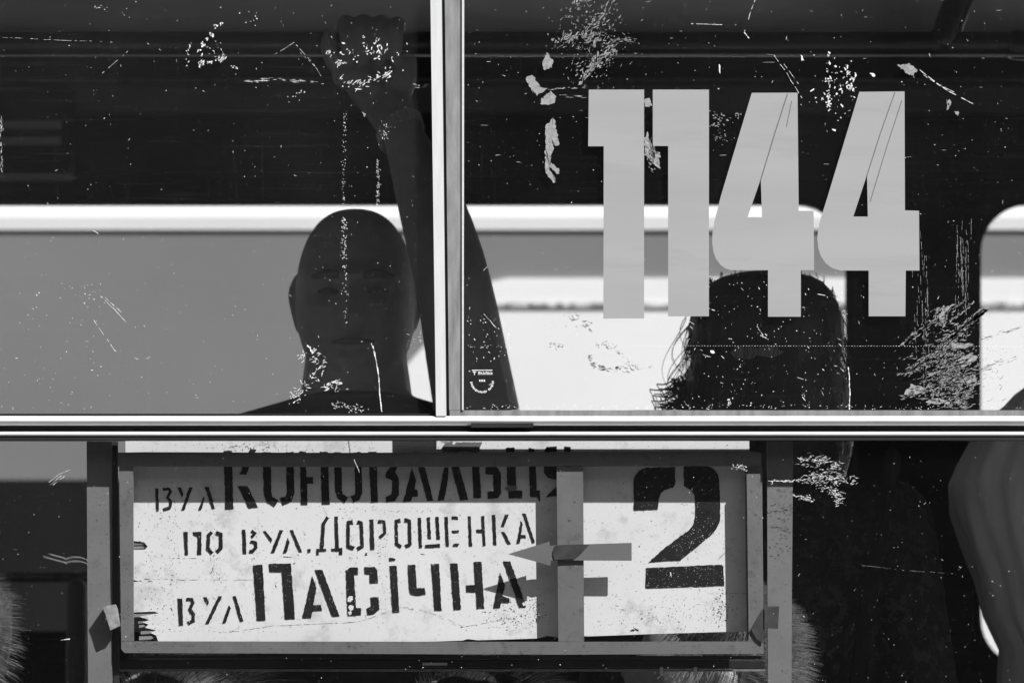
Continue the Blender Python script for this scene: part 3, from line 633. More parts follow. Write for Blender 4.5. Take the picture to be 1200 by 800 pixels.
two = [[(95, 240), (110, 180), (150, 130), (210, 103), (490, 97), (490, 255), (470, 290), (390, 310), (350, 345), (335, 400), (328, 490), (105, 500)],
       [(568, 90), (780, 82), (850, 110), (890, 165), (902, 220), (912, 420), (912, 580), (890, 650), (840, 720), (700, 840), (540, 968), (380, 975), (238, 988), (400, 845), (620, 685), (660, 640), (678, 560), (680, 430), (672, 360), (640, 310), (590, 290), (572, 270)],
       [(218, 1040), (930, 1010), (942, 1030), (950, 1205), (215, 1230)]]
obj('stencil_number', merge(*[pslab([rough_edge(zoomed(*ZA, q), 3, .22)], YBd - .0006, YBd - .0001) for q in two]), M['ink'], board)
sm = [zoomed(*Z3, [(540, 408), (570, 390), (625, 388), (642, 410), (610, 438), (565, 430)]), zoomed(*Z3, [(52, 128), (62, 85), (85, 60), (130, 58), (145, 72), (165, 52), (370, 52), (350, 90), (345, 128)])]  # a grey smear, then a cast shadow on the top strip painted as a blotch
for q in sm: obj('smear_and_shade', pslab([rough_edge(q)], YBd - .0014, YBd - .0008), M['smear_shade'], board)
wsp = [zoomed(*Z8, [(245, 405), (262, 388), (288, 392), (290, 415), (270, 432), (250, 428)]), zoomed(*Z8, [(252, 478), (270, 452), (298, 468), (290, 490), (272, 505)]), zoomed(*Z8, [(250, 512), (275, 502), (280, 525), (262, 532)]), zoomed(*Z9, [(615, 440), (630, 432), (636, 455), (622, 466)])]
for q in wsp: obj('paint_chip', pslab([rough_edge(q)], YBd - .0013, YBd - .0008), M['board'], board)

def scuffs(name, polys, mat, y): tag(obj(name, fan(polys, y), M[mat], board), kind='stuff')
dk = cluster(160, 590, 880, 745, 420, 20, 60, (.6, 2.2), (.4, 1.1), False) + cluster(160, 520, 880, 590, 120, 20, 60, (.6, 2), (.4, 1.0), False)
for cx in (203, 252, 411, 447, 300): dk += cluster(cx - 9, 560, cx + 9, 752, 110, 80, 40, (.6, 2.6), (.4, 1.1))
dk += cluster(560, 700, 640, 748, 240, 10, 50, (.6, 3), (.4, 1.3)) + cluster(690, 700, 860, 742, 220, 60, 40, (.6, 3), (.3, 1.0)) + cluster(200, 735, 330, 752, 160, 10, 40, (.6, 3), (.4, 1.1)) + cluster(620, 690, 640, 735, 90, 0, 60, (.8, 3), (.5, 1.4)) + cluster(830, 690, 862, 735, 120, 0, 60, (.8, 3), (.5, 1.4))
dk += cluster(690, 595, 860, 735, 60, 50, 40, (2, 8), (.25, .6), False) + cluster(240, 518, 345, 528, 60, -20, 40, (1, 5), (.3, .8)) + cluster(150, 518, 600, 528, 120, 0, 50, (.6, 2.4), (.3, .8), False) + cluster(360, 594, 520, 602, 60, 0, 40, (.6, 3), (.4, 1)) + cluster(157, 600, 200, 745, 160, 10, 60, (.6, 3), (.4, 1.2), False)
dk += line([(160, 678), (225, 679), (300, 679)], .5, .35) + line([(160, 680), (180, 681)], .8, .3) + line([(250, 742), (320, 733), (420, 728), (470, 711), (520, 722), (545, 735)], .45, .3) + line([(470, 710), (500, 716), (540, 735), (600, 724)], .4, .35) + line([(202, 654), (230, 654)], .9, .3) + line([(840, 656), (858, 640)], .6, .2) + line([(830, 695), (878, 695)], .5, .3) + line([(332, 652), (342, 653)], 1, .2) + [flake(248, 670, 8, 1.2, -1.0), flake(201, 713, 5, 2, 1.2), flake(323, 686, 6, 1.6, 1.3), flake(741, 738, 9, 3, -.4), flake(746, 737, 8, 3, .5), flake(429, 649, 5, 4, 0), flake(495, 649, 6, 1.2, .2)]
scuffs('dirt_specks', inside(dk, 158, 517, 877, 741), 'ink', YBd - .0002)
ch = cluster(290, 655, 610, 725, 380, 40, 60, (.4, 1.4), (.3, .8), False) + cluster(180, 590, 640, 735, 300, 40, 60, (.4, 1.2), (.3, .7), False) + cluster(770, 600, 850, 655, 200, -50, 40, (.5, 2.4), (.3, .9)) + cluster(758, 662, 850, 688, 130, 20, 60, (.5, 2.2), (.3, .8), False) + cluster(745, 545, 850, 600, 40, 20, 60, (.5, 1.6), (.3, .7), False) + [flake(786, 673, 8, 3, 1.2)]
scuffs('paint_flecks', ch, 'board', YBd - .0007)

# ------------------------------------------------------------------ holder frame, posts and pointer
YH_, YP = .0075, .0165
hold = tag(empty('sign_holder', P(515, 800, YP)), 'grey painted metal holder frame with arrow pointer and side posts around the route board', 'sign holder')
def hp(name, loops, y0, y1, mat='frame'): return obj(name, pslab(loops, y0, y1), M[mat], hold)
hp('top_bar', [[(138, 530), (170, 529.4), (400, 530.2), (877, 528.2), (892, 530), (892, 545.4), (400, 546.6), (138, 546)]], YH_, YH_ + .006)
hp('side_bar', [[(139.5, 546.2), (156, 546.2), (156.5, 750.5), (142, 750.5)]], YH_, YH_ + .006)
hp('side_bar', [[(875, 555), (891, 555), (894.5, 750.5), (877.5, 750.5)]], YH_, YH_ + .006)
hp('side_bar_back', [[(873, 545.8), (893, 545.8), (895, 749), (875.5, 749)]], YH_ + .0062, YH_ + .011)
hp('bottom_bar', [[(142, 750.8), (653, 751.5), (894.5, 751), (895, 765.5), (653, 766.5), (146, 764.5), (142, 760)]], YH_, YH_ + .007)
hp('centre_bar', [[(652.3, 546.8), (683.3, 546.6), (684.6, 751.2), (654.4, 751.2)]], YH_ + .0003, YH_ + .005)
hp('bottom_lip', [[(150, 767), (893, 768), (893, 772), (150, 771)]], YH_ + .008, YH_ + .02, 'steel_dark')
# arrow pointer in front of the centre bar
hp('pointer', [[(595.3, 648.8), (644, 634), (644.6, 639.5), (650, 638.4), (740.2, 635.6), (740.2, 656.6), (655, 656.2), (645.4, 656.4), (645, 662.3)]], YH_ - .0026, YH_ - .0016, 'arrow')
tw = [zoomed(500, 585, 6.667, q) for q in ([(990, 395), (1005, 358), (1080, 352), (1200, 350), (1268, 352), (1200, 425), (1150, 462), (1000, 470), (985, 430)],)]
hp('tape_wrap', tw, YH_ - .0036, YH_ - .0028, 'tape')
for a, b in (((101.5, 517), (131, 517)), ((899, 517), (929.5, 517))):
    l = [a, b, (b[0] - (0 if a[0] < 500 else 1.5), 700), (b[0] + (1 if a[0] < 500 else -2.5), 960), (a[0] + (3 if a[0] < 500 else 2), 960), (a[0] + (1 if a[0] < 500 else .5), 700)]
    hp('post', [l], YP, YP + .008, 'post')
hp('strip', [[(131.5, 517), (138, 517), (138, 560), (139.6, 700), (140, 900), (134, 900), (132, 700)]], YP + .004, YP + .009, 'inner_dark')
hp('clip', [zoomed(90, 690, 6.667, [(203, 145), (240, 128), (300, 118), (315, 150), (338, 285), (262, 320), (240, 250), (225, 200)])], YH_ - .004, YP - .0002, 'tab')
hp('tie', [zoomed(760, 670, 5.454, [(742, 218), (835, 218), (828, 362), (742, 358)])], YH_ - .0035, YH_ - .0025, 'tape')
hp('tie', [zoomed(760, 670, 5.454, [(655, 365), (735, 228), (742, 260), (740, 355), (730, 455), (690, 425)])], YH_ - .0022, YH_ - .0012, 'tape')

wr = cluster(140, 560, 156, 750, 60, 40, 60, (.8, 3), (.5, 1.4), False) + cluster(656, 570, 682, 750, 26, 40, 60, (.6, 2), (.4, 1), False) + cluster(150, 752, 890, 765, 90, 10, 40, (.6, 3), (.4, 1.1), False) + cluster(878, 560, 891, 750, 40, 70, 40, (.8, 4), (.4, 1.1), False) + cluster(160, 753, 260, 764, 60, 0, 50, (.6, 2.4), (.4, 1), False)
tag(obj('rust_specks', fan(wr, YH_ - .0003), M['tape'], hold), kind='stuff')
wr = cluster(104, 575, 128, 798, 60, 40, 60, (.6, 2.2), (.4, 1.1), False) + cluster(902, 590, 926, 660, 60, 5, 25, (1, 6), (.4, 1.3), False) + cluster(902, 580, 926, 798, 40, 5, 40, (.6, 3), (.4, 1), False)
tag(obj('rust_specks', fan(wr, YP - .0003), M['tape'], hold), kind='stuff')

# ------------------------------------------------------------------ bus standing beyond the tram
YB = 4.2
bus = tag(empty('bus', (0, YB + 1.2, 0)), 'pale bus standing beyond the tram, grey upper side and white panel', 'bus')
def bp(name, vf, mat, **k): return obj(name, vf, M[mat], bus, **k)
zg0, zg1, zw1 = P(0, 562, YB).z, P(0, 271, YB).z, P(0, 326, YB).z
xw = P(566, 0, YB).x
bp('body', box(-5.2, 5.4, YB + .0035, YB + 2.4, .35, zg1, .0), 'bus_grey')
prof = [(YB + .02, zg1 + .001), (YB - .002, zg1 + .003), (YB - .004, zg1 + .03), (YB + .006, zg1 + .09), (YB + .06, zg1 + .17), (YB + .3, zg1 + .24), (YB + 2.1, zg1 + .24), (YB + 2.36, zg1 + .16), (YB + 2.42, zg1 + .001)]
bp('roof', extrude(prof, -5.2, 5.4), 'bus_white')
bp('side_panel', slab([[(5.3, zw1), (5.3, .9)] + [(p.x, p.z) for p in (P(380, 1200, YB), P(400, 560, YB), P(440, 470, YB), P(500, 402, YB), P(552, 352, YB), P(562, 339, YB), P(576, 330, YB), P(596, 326, YB))]], YB - .006, YB + .003), 'bus_white')
bp('trim_strip', box(P(552, 0, YB).x, 5.28, YB - .010, YB - .0065, P(0, 361, YB).z, P(0, 355, YB).z), 'bus_trim')
for i in range(5):
    a = xw - .42 - i * 1.02
    bp('window', slab([rounded(a - .94, a, 1.15, zg0, .04)], YB - .003, YB + .003), 'bus_dark')
bp('lower_skirt', box(-5.2, P(372, 0, YB).x, YB - .008, YB + .003, .36, 1.1), 'bus_white')
for x in (-3.4, 3.2):
    for y in (YB + .1, YB + 2.1): bp('wheel', tube([(x, y - .1, .42), (x, y + .12, .42)], .42, 28), 'tyre', smooth=True)

# ------------------------------------------------------------------ people
def head(c, yaw=0.0, tilt=0.0, s=1.0):
    """head with brow, eye sockets, nose, lips, chin and ears; faces -y before yaw; c is its middle"""
    V, F = [], []; nu, nv = 72, 56
    def bump(u, v, u0, v0, su, sv): return math.exp(-((u - u0) / su) ** 2 - ((v - v0) / sv) ** 2)
    for j in range(nv + 1):
        ph = math.pi * (j / nv) - math.pi / 2
        for i in range(nu):
            th = 2 * math.pi * i / nu
            x, y, z = math.cos(ph) * math.sin(th), -math.cos(ph) * math.cos(th), math.sin(ph)
            X, Y, Z = x * .080, y * .099, z * .119
            if z > 0: q = max(math.cos(ph), 1e-6) ** -.22; X *= q; Y *= q        # full, round crown
            else: q = max(math.cos(ph), 1e-6) ** -.42; X *= q; Y *= q ** .6
            if Z < 0:                               # jaw narrows
                t = min(1, -Z / .119); X *= 1 - .16 * t ** 3; Y *= 1 - .12 * t
                if y > 0: Y *= 1 - .35 * t
            if y < 0:
                f = -y
                Y -= .020 * bump(X, Z, 0, .022, .050, .010) * f                  # brow
                for e in (-.033, .033): Y += .022 * bump(X, Z, e, .003, .018, .011) * f
                for e in (-.033, .033): Y -= .008 * bump(X, Z, e, .000, .012, .0055) * f   # lids
                for e in (-.047, .047): Y -= .006 * bump(X, Z, e, -.024, .018, .016) * f
                Y -= .036 * bump(X, Z, 0, -.034, .012, .013) * f + .020 * bump(X, Z, 0, -.010, .009, .020) * f
                for e in (-.012, .012): Y -= .008 * bump(X, Z, e, -.036, .007, .008) * f
                Y -= .009 * bump(X, Z, 0, -.058, .024, .005) * f + .010 * bump(X, Z, 0, -.071, .021, .006) * f
                Y += .012 * bump(X, Z, 0, -.0645, .028, .0032) * f
                Y += .008 * bump(X, Z, 0, -.083, .020, .006) * f
                Y -= .012 * bump(X, Z, 0, -.102, .026, .014) * f
            V.append(Vector((X, Y, Z)))
    for j in range(nv):
        for i in range(nu): F.append([j * nu + i, j * nu + (i + 1) % nu, (j + 1) * nu + (i + 1) % nu, (j + 1) * nu + i])
    parts = [(V, F)]
    for e in (-1, 1):
        parts.append(tube([(e * .077, .004, -.034), (e * .082, .012, -.010), (e * .085, .018, .012), (e * .080, .010, .026)], [.009, .012, .014, .009], 10, 1, flat=(Vector((1, 0, 0)), .55)))
    vs, fs = merge(*parts)
    m = Matrix.Translation(c) @ Matrix.Rotation(yaw, 4, 'Z') @ Matrix.Rotation(tilt, 4, 'Y') @ Matrix.Scale(s, 4)
    return [m @ v for v in vs], fs
def hand(wrist, direction, s=1.0):
    """relaxed, slightly curled hand"""
    d = Vector(direction).normalized(); sd = d.cross(Vector((0, 1, 0))).normalized() if abs(d.y) < .9 else Vector((1, 0, 0)); nr = sd.cross(d)
    W = Vector(wrist); out = [tube([W, W + d * .05, W + d * .085], [.026, .036, .036], 12, 1, flat=(nr, .5))]
    for k, (o, l) in enumerate(((-.027, .07), (-.009, .08), (.009, .075), (.026, .06))):
        b = W + d * .085 + sd * o
        out.append(tube([b, b + d * l * .45 + nr * .008, b + d * l * .75 + nr * .02, b + d * l * .9 + nr * .035], [.0095, .009, .008, .007], 8))
    out.append(tube([W + d * .03 - sd * .028, W + d * .065 - sd * .05 + nr * .01, W + d * .095 - sd * .05 + nr * .02], [.013, .011, .008], 8))
    return merge(*out)
def standing(cx, cy, ztop, floor, yaw, arms, headtilt=0, neck_r=.056, sh=.19, trap=1.0, drop=.30, headyaw=None):
    """body pieces of a standing figure. arms: two lists of world points shoulder->elbow->wrist (None = hanging)"""
    H = ztop - floor; hc = Vector((cx, cy, ztop - .119)); zs = ztop - drop    # shoulder line
    rot = Matrix.Translation((cx, cy, 0)) @ Matrix.Rotation(yaw, 4, 'Z') @ Matrix.Translation((-cx, -cy, 0))
    hip = floor + H * .50
    tor = loft([(cx, cy + .01, hip - .06, .10, .08), (cx, cy + .01, hip, .165, .115), (cx, cy, hip + .12, .15, .105), (cx, cy, zs - .32, .145, .105), (cx, cy, zs - .16, sh * .9, .125), (cx, cy, zs - .05, sh * .98, .115), (cx, cy, zs + .0, sh * .82, .085), (cx, cy, zs + .045 * trap, .09, .066), (cx, cy, zs + .08 * trap, .06, .06)], 32, xf=rot)
    parts = [head(hc, yaw if headyaw is None else headyaw, headtilt), tor, tube([(cx, cy + .02, zs - .02), (cx, cy + .012, zs + .08), (cx, cy + .008, zs + .16)], [neck_r * 1.2, neck_r, neck_r], 16)]
    legs, sleeves, hands = [], [], []
    for e in (-1, 1):
        hp_ = rot @ Vector((cx + e * .09, cy, hip)); kn = rot @ Vector((cx + e * .10, cy - .015, floor + H * .27)); an = rot @ Vector((cx + e * .10, cy + .01, floor + .08))
        toe = rot @ Vector((cx + e * .115, cy - .15, floor + .028))
        legs.append(tube([hp_, kn, an], [.085, .055, .04], 14, 1)); legs.append(tube([an - Vector((0, 0, .04)), toe], [.036, .028], 10))
    for e, pts in zip((-1, 1), arms):
        if pts is None:
            a = rot @ Vector((cx + e * (sh - .01), cy, zs - .03)); b = rot @ Vector((cx + e * (sh + .045), cy + .01, zs - .32)); c = rot @ Vector((cx + e * (sh + .04), cy - .05, zs - .56)); pts = [a, b, c]
            hands.append(hand(c, (c - b)))
        sleeves.append((tube(pts, [.052, .040, .027], 14, 1), pts))
    return dict(parts=parts, torso=tor, legs=legs, arms=sleeves, hands=hands, zs=zs, hip=hip, rot=rot)
def dress(root, b, shirt, trousers, skin, voxel=.006, sleeve=1.0, fold=.0, sm=5):
    body = fuse(merge(*b['parts'], *b['legs'], *[a for a, _ in b['arms']], *b['hands']), voxel, sm)
    obj('body', body, M[skin], root, smooth=True)
    # shirt a little larger than the body, with sleeves; trousers likewise
    vs, fs = b['torso']; c = sum(vs, Vector()) / len(vs)
    big = []
    for v in vs:
        f = 1.09 + fold * math.sin(28 * math.atan2(v.y - c.y, v.x - c.x) * .35 + v.z * 14) ; big.append(Vector((c.x + (v.x - c.x) * f, c.y + (v.y - c.y) * f, v.z if v.z < b['zs'] + .03 else b['zs'] + .03 + (v.z - b['zs'] - .03) * .25)))
    sp = [(big, fs)]
    for _, pts in b['arms']:
        q = [Vector(p) for p in pts]
        end = q[0].lerp(q[1], sleeve) if sleeve <= 1 else q[1].lerp(q[2], sleeve - 1)
        sp.append(tube([q[0]] + ([q[1]] if sleeve > 1 else []) + [end], [.066] + ([.054] if sleeve > 1 else []) + [.056 if sleeve <= 1 else .042], 14))
    obj('shirt', fuse(merge(*sp), voxel, 4), M[shirt], root, smooth=True)
    tp = [loft([(c.x, c.y + .01, b['hip'] - .08, .12, .10), (c.x, c.y + .01, b['hip'], .18, .13), (c.x, c.y, b['hip'] + .1, .165, .12)], 24)]
    for t_, (vs2, fs2) in enumerate(b['legs']):
        if t_ % 2 == 0:
            z_lo = min(v.z for v in vs2); z_hi = max(v.z for v in vs2); cx_ = sum(v.x for v in vs2) / len(vs2); cy_ = sum(v.y for v in vs2) / len(vs2)
            tp.append(tube([(cx_, cy_, z_hi - .09), (cx_, cy_ - .005, (z_lo + z_hi) / 2), (cx_, cy_, z_lo + .02)], [.095, .072, .06], 14))
    obj('trousers', fuse(merge(*tp), .012, 3), M[trousers], root, smooth=True)
def strands(roots, n_seg, length, dirf, r0, seg=3):
    V, F = [], []
    for p in roots:
        p = Vector(p); ln = length * rnd.uniform(.6, 1.2); q = [p]; ph = rnd.uniform(0, 6.28)
        for k in range(n_seg):
            q.append(q[-1] + dirf(q[0], k / n_seg, ph) * ln / n_seg)
        b = len(V)
        for k, c in enumerate(q):
            r = r0 * (1 - .8 * k / n_seg)
            d = (q[min(k + 1, n_seg)] - q[max(k - 1, 0)]).normalized(); u = d.orthogonal().normalized(); w2 = d.cross(u)
            for s_ in range(seg): a = 6.2832 * s_ / seg; V.append(c + (u * math.cos(a) + w2 * math.sin(a)) * r)
        for k in range(n_seg):
            for s_ in range(seg): F.append([b + k * seg + s_, b + k * seg + (s_ + 1) % seg, b + (k + 1) * seg + (s_ + 1) % seg, b + (k + 1) * seg + s_])
    return V, F

# --- the bald man holding the handrail
DM = .66
hc = P(417, 351, DM); ztop = hc.z + .119
man = tag(empty('person', (hc.x, DM, FL)), 'bald person in a dark t-shirt facing out, one arm raised to the handrail', 'person')
sh_r = P(566, 520, DM - .02)
elb = P(534, 345, DM - .14); wri = P(468, 150, DM - .005)
b = standing(hc.x, DM, ztop, FL, R(-3), [[Vector((hc.x - .150, DM + .01, ztop - .375)), Vector((hc.x - .205, DM + .02, ztop - .62)), Vector((hc.x - .20, DM - .05, ztop - .86))], [sh_r, elb, wri]], headtilt=R(-.5), neck_r=.068, sh=.20, trap=.5, drop=.277, headyaw=R(-2))
b['arms'][1] = (tube([sh_r + Vector((-.03, .01, -.05)), sh_r, P(549, 430, DM - .09), elb, P(521, 292, DM - .12), P(500, 225, DM - .075), P(478, 172, DM - .03), wri], [.06, .058, .054, .050, .048, .042, .029, .0265], 18, 1), [sh_r, elb, wri])
b['hands'].append(hand(b['arms'][0][1][2], (0, -.15, -1)))
# gripping hand: palm behind the bar, four fingers over it towards the window, thumb along the bar
hb = []
pk = P(432, 60, HB + .03)
hb.append(tube([wri, P(452, 118, HB + .004), P(438, 92, HB + .012), pk], [.027, .034, .043, .040], 16, 1, flat=(Vector((0, 1, 0)), .62)))
hb.append(tube([P(404, 88, HB - .004), P(420, 94, HB - .01), P(440, 104, HB - .006)], [.018, .022, .02], 12, 1))
hb.append(tube([P(474, 72, HB + .002), P(470, 95, HB - .004), P(460, 118, HB)], [.017, .022, .02], 12, 1))
for fx, tx, tp_, rr in ((403, 409, 17, .0112), (426, 427, 16, .0112), (447, 446, 17, .0110), (467, 464, 19, .0105)):
    bz = hz; u = lambda dx, dy, dz: Vector((P(fx + (tx - fx) * dx, 0, HB).x, HB + dy, bz + dz))
    top = P(0, tp_, HB).z - bz - rr
    hb.append(tube([u(0, .034, -.012), u(.1, .032, .012), u(.3, .012, top), u(.5, -.014, top - .002), u(.8, -.027, .006), u(1, -.026, -.010), u(1, -.020, -.022)], [rr * 1.1, rr * 1.1, rr * 1.08, rr, rr * .98, rr * .92, rr * .8], 12, 1))
hb.append(tube([P(412, 92, HB + .008), P(392, 72, HB - .006), P(384, 55, HB - .014), P(386, 42, HB - .012)], [.016, .0135, .0115, .0095], 12, 1))
b['parts'] += hb
dress(man, b, 'shirt_dark', 'trousers', 'skin', .0034, sleeve=.18, sm=3)
for e in (-1, 1):
    f3 = lambda x, y, z: hc + Vector((e * x, y, z))
    obj('eyebrow', tube([f3(.016, -.106, .021), f3(.033, -.105, .024), f3(.052, -.094, .020)], [.005, .006, .003], 8, 1), M['brow'], man, smooth=True)
    obj('eye', tube([f3(.022, -.090, .001), f3(.033, -.094, .002), f3(.044, -.088, .001)], [.003, .0055, .003], 10, 1), M['brow'], man, smooth=True)
obj('lips', tube([hc + Vector(v) for v in ((-.027, -.093, -.0648), (-.010, -.1035, -.0645), (.010, -.1035, -.0645), (.027, -.093, -.0648))], [.002, .0042, .0042, .002], 8, 1), M['lips'], man, smooth=True)
# steel bracelet watch of separate links
wv = []
ax = (elb - wri).normalized(); wc = wri + ax * .006
u = ax.cross(Vector((0, 1, 0))).normalized(); v2 = ax.cross(u)
ax2 = (ax + u * .12).normalized()
for k in range(26):
    a = 2 * math.pi * k / 26; rr = .031
    for j in (-1, 0, 1):
        c = wc + (u * math.cos(a) + v2 * math.sin(a)) * rr + ax * (j * .0062) + ax * math.cos(a) * -.007
        h = .0027 if j else .0031
        vs, fs = box(-.0032, .0032, -.0016, .0016, -h, h, .0006)
        m = Matrix((u * -math.sin(a) + v2 * math.cos(a), u * math.cos(a) + v2 * math.sin(a), ax)).transposed().to_4x4(); m.translation = c
        wv.append(([m @ q for q in vs], fs))
obj('watch_bracelet', merge(*wv), M['metal'], man)

# --- long-haired woman seen from behind
DW = .60
hc = P(899, 436, DW)
wom = tag(empty('person', (hc.x, DW, FL)), 'person with long dark wavy hair below the last digits of the number', 'person')
b = standing(hc.x, DW, hc.z + .125, FL, R(168), [None, None], neck_r=.05, sh=.165)
dress(wom, b, 'knit', 'trousers', 'skin2', .008, sleeve=1.9)
rings = []
for y, h in ((317.5, 18), (320, 36), (325, 54), (332, 68), (343, 78), (357, 85), (375, 90), (395, 91.5), (408, 90), (420, 87), (436, 92), (455, 97), (485, 101), (520, 104), (560, 96), (600, 70), (615, 40)):
    p = P(899 - (0 if y < 420 else (y - 420) * .03), y, DW); rings.append((p.x, DW + .01, p.z, h * kf(DW), min(.115, h * kf(DW) * 1.08)))
obj('hair', loft(rings[::-1], 64, .018, 13, 2), M['hair_dark'], wom, smooth=True)
rt = []
for _ in range(900):
    i = rnd.randrange(2, len(rings) - 2); cx, cy, z, rx, ry = rings[i]; a = rnd.uniform(0, 6.2832); rt.append((cx + rx * .99 * math.cos(a), cy + ry * .99 * math.sin(a), z + rnd.uniform(-.01, .01)))
hcx = hc.x
def fall(p, t, ph): return Vector(((p.x - hcx) * (1.6 - 2 * t) + .25 * math.sin(6 * t + ph), .25 * math.cos(5 * t + ph) + (p.y - DW) * 1.2, -1.0))
sv = strands(rt, 7, .07, fall, .0007)
lf = [P(rnd.gauss(806, 3), rnd.uniform(365, 470), DW + rnd.gauss(0, .03)) for _ in range(26)]
def curl(p, t, ph): return Vector((-.55 + 1.5 * t + .5 * math.sin(5 * t + ph), .3 * math.cos(6 * t + ph), -1.0))
sv2 = strands(lf, 12, .10, curl, .0007)
lw2 = [P(rnd.gauss(797, 4), rnd.uniform(440, 485), DW + rnd.gauss(0, .02)) for _ in range(60)]
def curl3(p, t, ph): return Vector((-.5 + 1.1 * math.sin(6 * t + ph), .3 * math.cos(6 * t + ph), -.7 + .9 * math.cos(7 * t + ph)))
sv3 = strands(lw2, 12, .05, curl3, .0016)
fz = [P(rnd.uniform(960, 986), 0, DW) for _ in range(120)]
fz = []
for _ in range(150):
    a = rnd.uniform(R(20), R(75)); c = P(899, 400, DW); fz.append(c + Vector((.089 * kf(DW) * 1000 * math.cos(a), rnd.gauss(0, .03), .080 * kf(DW) * 1000 * math.sin(a))))
def fly(p, t, ph): return Vector((.55 + .5 * math.sin(5 * t + ph), .3 * math.sin(ph), .1 - .9 * t))
sv4 = strands(fz, 6, .022, fly, .0004)
tag(obj('hair_strands', merge(sv, sv2, sv3, sv4), M['hair_dark'], wom), kind='stuff')
st = tube([P(1046, 535, DW - .13), P(1040, 590, DW - .15), P(1020, 680, DW - .155), P(1005, 800, DW - .14)], .011, 8, 1, flat=(Vector((0, 1, 0)), .3))
obj('bag_strap', st, M['rubber'], wom)

# --- passenger in a pale shirt at the window's right end
DP = .62
pc = P(1302, 360, DP)
per = tag(empty('person', (pc.x, DP, FL)), 'person in a pale creased shirt standing beside the dark pillar', 'person')
b = standing(pc.x, DP, pc.z + .119, FL, R(80), [[P(1235, 540, DP - .02), P(1240, 720, DP - .03), P(1262, 900, DP - .06)], None], sh=.19)
# arm nearest the window hangs in front of the torso
b['hands'].append(hand(P(1262, 900, DP - .06), (.3, -.2, -1)))
dress(per, b, 'shirt_dark', 'trousers', 'skin2', .008, sleeve=1.0)
sl_ = []
for y, x, h in ((448, 1222, 12), (460, 1222, 28), (474, 1224, 42), (490, 1226, 62), (517, 1225, 82), (545, 1215, 88), (566, 1212, 92), (600, 1213, 90), (640, 1218, 82), (680, 1224, 74), (720, 1230, 72), (760, 1240, 62), (800, 1240, 64), (840, 1242, 62)):
    p = P(x, y, DP - .06); sl_.append((p.x, DP - .03, p.z, h * kf(DP), .085 + .0004 * h))
obj('sleeve', loft(sl_[::-1], 96, .075, 9, 1), M['shirt_pale'], per, smooth=True)
obj('hair', loft([(pc.x + .01, DP, pc.z + z, r, r * 1.15) for z, r in ((-.02, .085), (.03, .088), (.08, .075), (.11, .05), (.126, .02))], 32), M['hair_dark'], per, smooth=True)

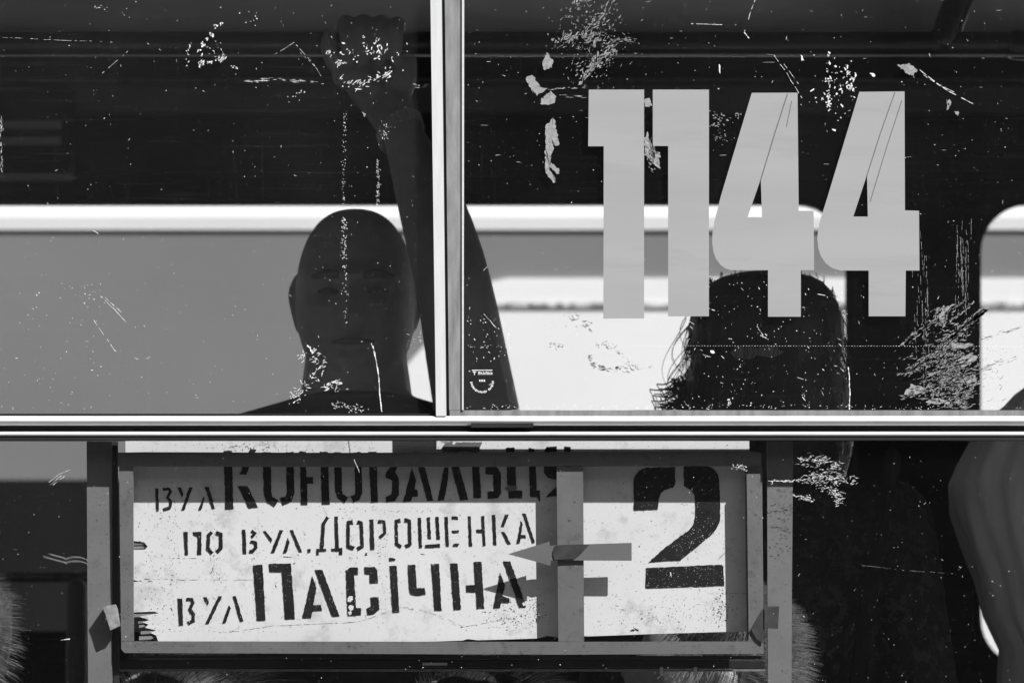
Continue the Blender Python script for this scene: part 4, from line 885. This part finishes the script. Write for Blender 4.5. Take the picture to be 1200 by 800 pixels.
# --- seated passengers whose hair shows round the sign
def seated(px, ptop, dep, face, label, hairmat, skin, shirt, hw, hlen, nst, voxel=.009):
    t = P(px, ptop, dep); zs_ = t.z - .30; e = face
    root = tag(empty('person', (t.x, dep, FL)), label, 'person', 'seated passengers')
    seat_z = FL + .43
    parts = [head(Vector((t.x, dep, t.z - .125)), R(90) * e, 0, .97),
             loft([(t.x - e * .02, dep, seat_z, .13, .16), (t.x - e * .02, dep, seat_z + .1, .12, .15), (t.x - e * .02, dep, (seat_z + zs_) / 2, .105, .15), (t.x, dep, zs_ - .08, .11, .18), (t.x, dep, zs_, .08, .15), (t.x, dep, zs_ + .05, .055, .07)], 24),
             tube([(t.x, dep, zs_), (t.x, dep, zs_ + .14)], .052, 14)]
    for s_ in (-1, 1):
        parts.append(tube([(t.x, dep + s_ * .09, seat_z + .07), (t.x + e * .42, dep + s_ * .09, seat_z + .08), (t.x + e * .44, dep + s_ * .09, FL + .07), (t.x + e * .56, dep + s_ * .09, FL + .03)], [.08, .055, .04, .03], 12, 1))
        parts.append(tube([(t.x, dep + s_ * .17, zs_ - .04), (t.x + e * .05, dep + s_ * .2, zs_ - .3), (t.x + e * .28, dep + s_ * .12, seat_z + .17)], [.05, .04, .027], 12, 1))
        parts.append(hand((t.x + e * .28, dep + s_ * .12, seat_z + .17), (e, 0, -.2)))
    obj('body', fuse(merge(*parts), voxel, 4), M[skin], root, smooth=True)
    tor = loft([(t.x - e * .02, dep, seat_z - .0, .15, .175), (t.x - e * .02, dep, (seat_z + zs_) / 2, .122, .168), (t.x, dep, zs_ - .08, .125, .197), (t.x, dep, zs_ + .004, .095, .165), (t.x, dep, zs_ + .035, .06, .075)], 32, .02, 7)
    sl2 = [tube([(t.x, dep + s_ * .17, zs_ - .04), (t.x + e * .05, dep + s_ * .2, zs_ - .26)], [.064, .056], 12) for s_ in (-1, 1)]
    obj('shirt', fuse(merge(tor, *sl2), .01, 3), M[shirt], root, smooth=True)
    tr_ = [tube([(t.x - e * .03, dep + s_ * .09, seat_z + .07), (t.x + e * .43, dep + s_ * .09, seat_z + .08), (t.x + e * .45, dep + s_ * .09, FL + .12)], [.095, .07, .06], 12, 1) for s_ in (-1, 1)]
    obj('trousers', fuse(merge(*tr_), .012, 3), M['trousers'], root, smooth=True)
    caps = {'hair_fair': 'hair_mid', 'hair_mid': 'hair_dark'}
    cap = [(t.x - e * .018, dep, t.z + z, r * hw, r * hw * .92) for z, r in ((-.21, .05), (-.18, .075), (-.12, .092), (-.06, .093), (-.03, .075), (-.012, .05), (-.002, .02))]
    obj('hair', loft(cap, 32, .03, 7, px), M[caps[hairmat]], root, smooth=True)
    rt2 = []
    for _ in range(nst):
        i = rnd.choice((1, 2, 2, 3, 3, 4, 5)); tt = rnd.random(); cx, cy, z, rx, ry = [p * (1 - tt) + q * tt for p, q in zip(cap[i], cap[min(i + 1, 6)])]; a = rnd.uniform(0, 6.2832); rt2.append((cx + rx * .97 * math.cos(a), cy + ry * .97 * math.sin(a), z))
    c0 = Vector((t.x, dep, t.z - .12))
    def spr(p, tt, ph):
        o = (p - c0).normalized(); return o * 1.1 + Vector((.22 * math.sin(2 * tt + ph) - e * .35, .22 * math.cos(2 * tt + ph), -.25 - .7 * tt))
    tag(obj('hair_strands', strands(rt2, 5, hlen, spr, .00045), M[hairmat], root), kind='stuff')
    s = empty('seat', (t.x, dep, FL), tram)
    part('seat_cushion', box(t.x - .24, t.x + .22, dep - .2, dep + .2, seat_z - .09, seat_z - .005, .02), 'seat', s)
    part('backrest', box(t.x - e * .235 - .025, t.x - e * .235 + .025, dep - .2, dep + .2, seat_z, seat_z + .42, .02), 'seat', s)
    part('seat_leg', box(t.x - .03, t.x + .03, dep - .05, dep + .05, FL, seat_z - .09), 'steel_dark', s)
seated(832, 688, .30, -1, 'seated person with fair fluffy hair beside the right post of the sign holder', 'hair_fair', 'skin2', 'shirt_dark', .93, .022, 9000)
seated(200, 772, .32, -1, 'seated person with tousled brown hair under the left end of the route board', 'hair_mid', 'skin', 'shirt_dark', 1.0, .05, 1500)
seated(545, 782, .32, -1, 'seated person with wiry hair under the middle of the route board', 'hair_mid', 'skin', 'shirt_dark', 1.0, .05, 1500)
seated(-84, 650, .36, -1, 'seated person with short grey hair near the left post of the sign holder', 'hair_fair', 'skin2', 'shirt_dark', .95, .014, 3500)
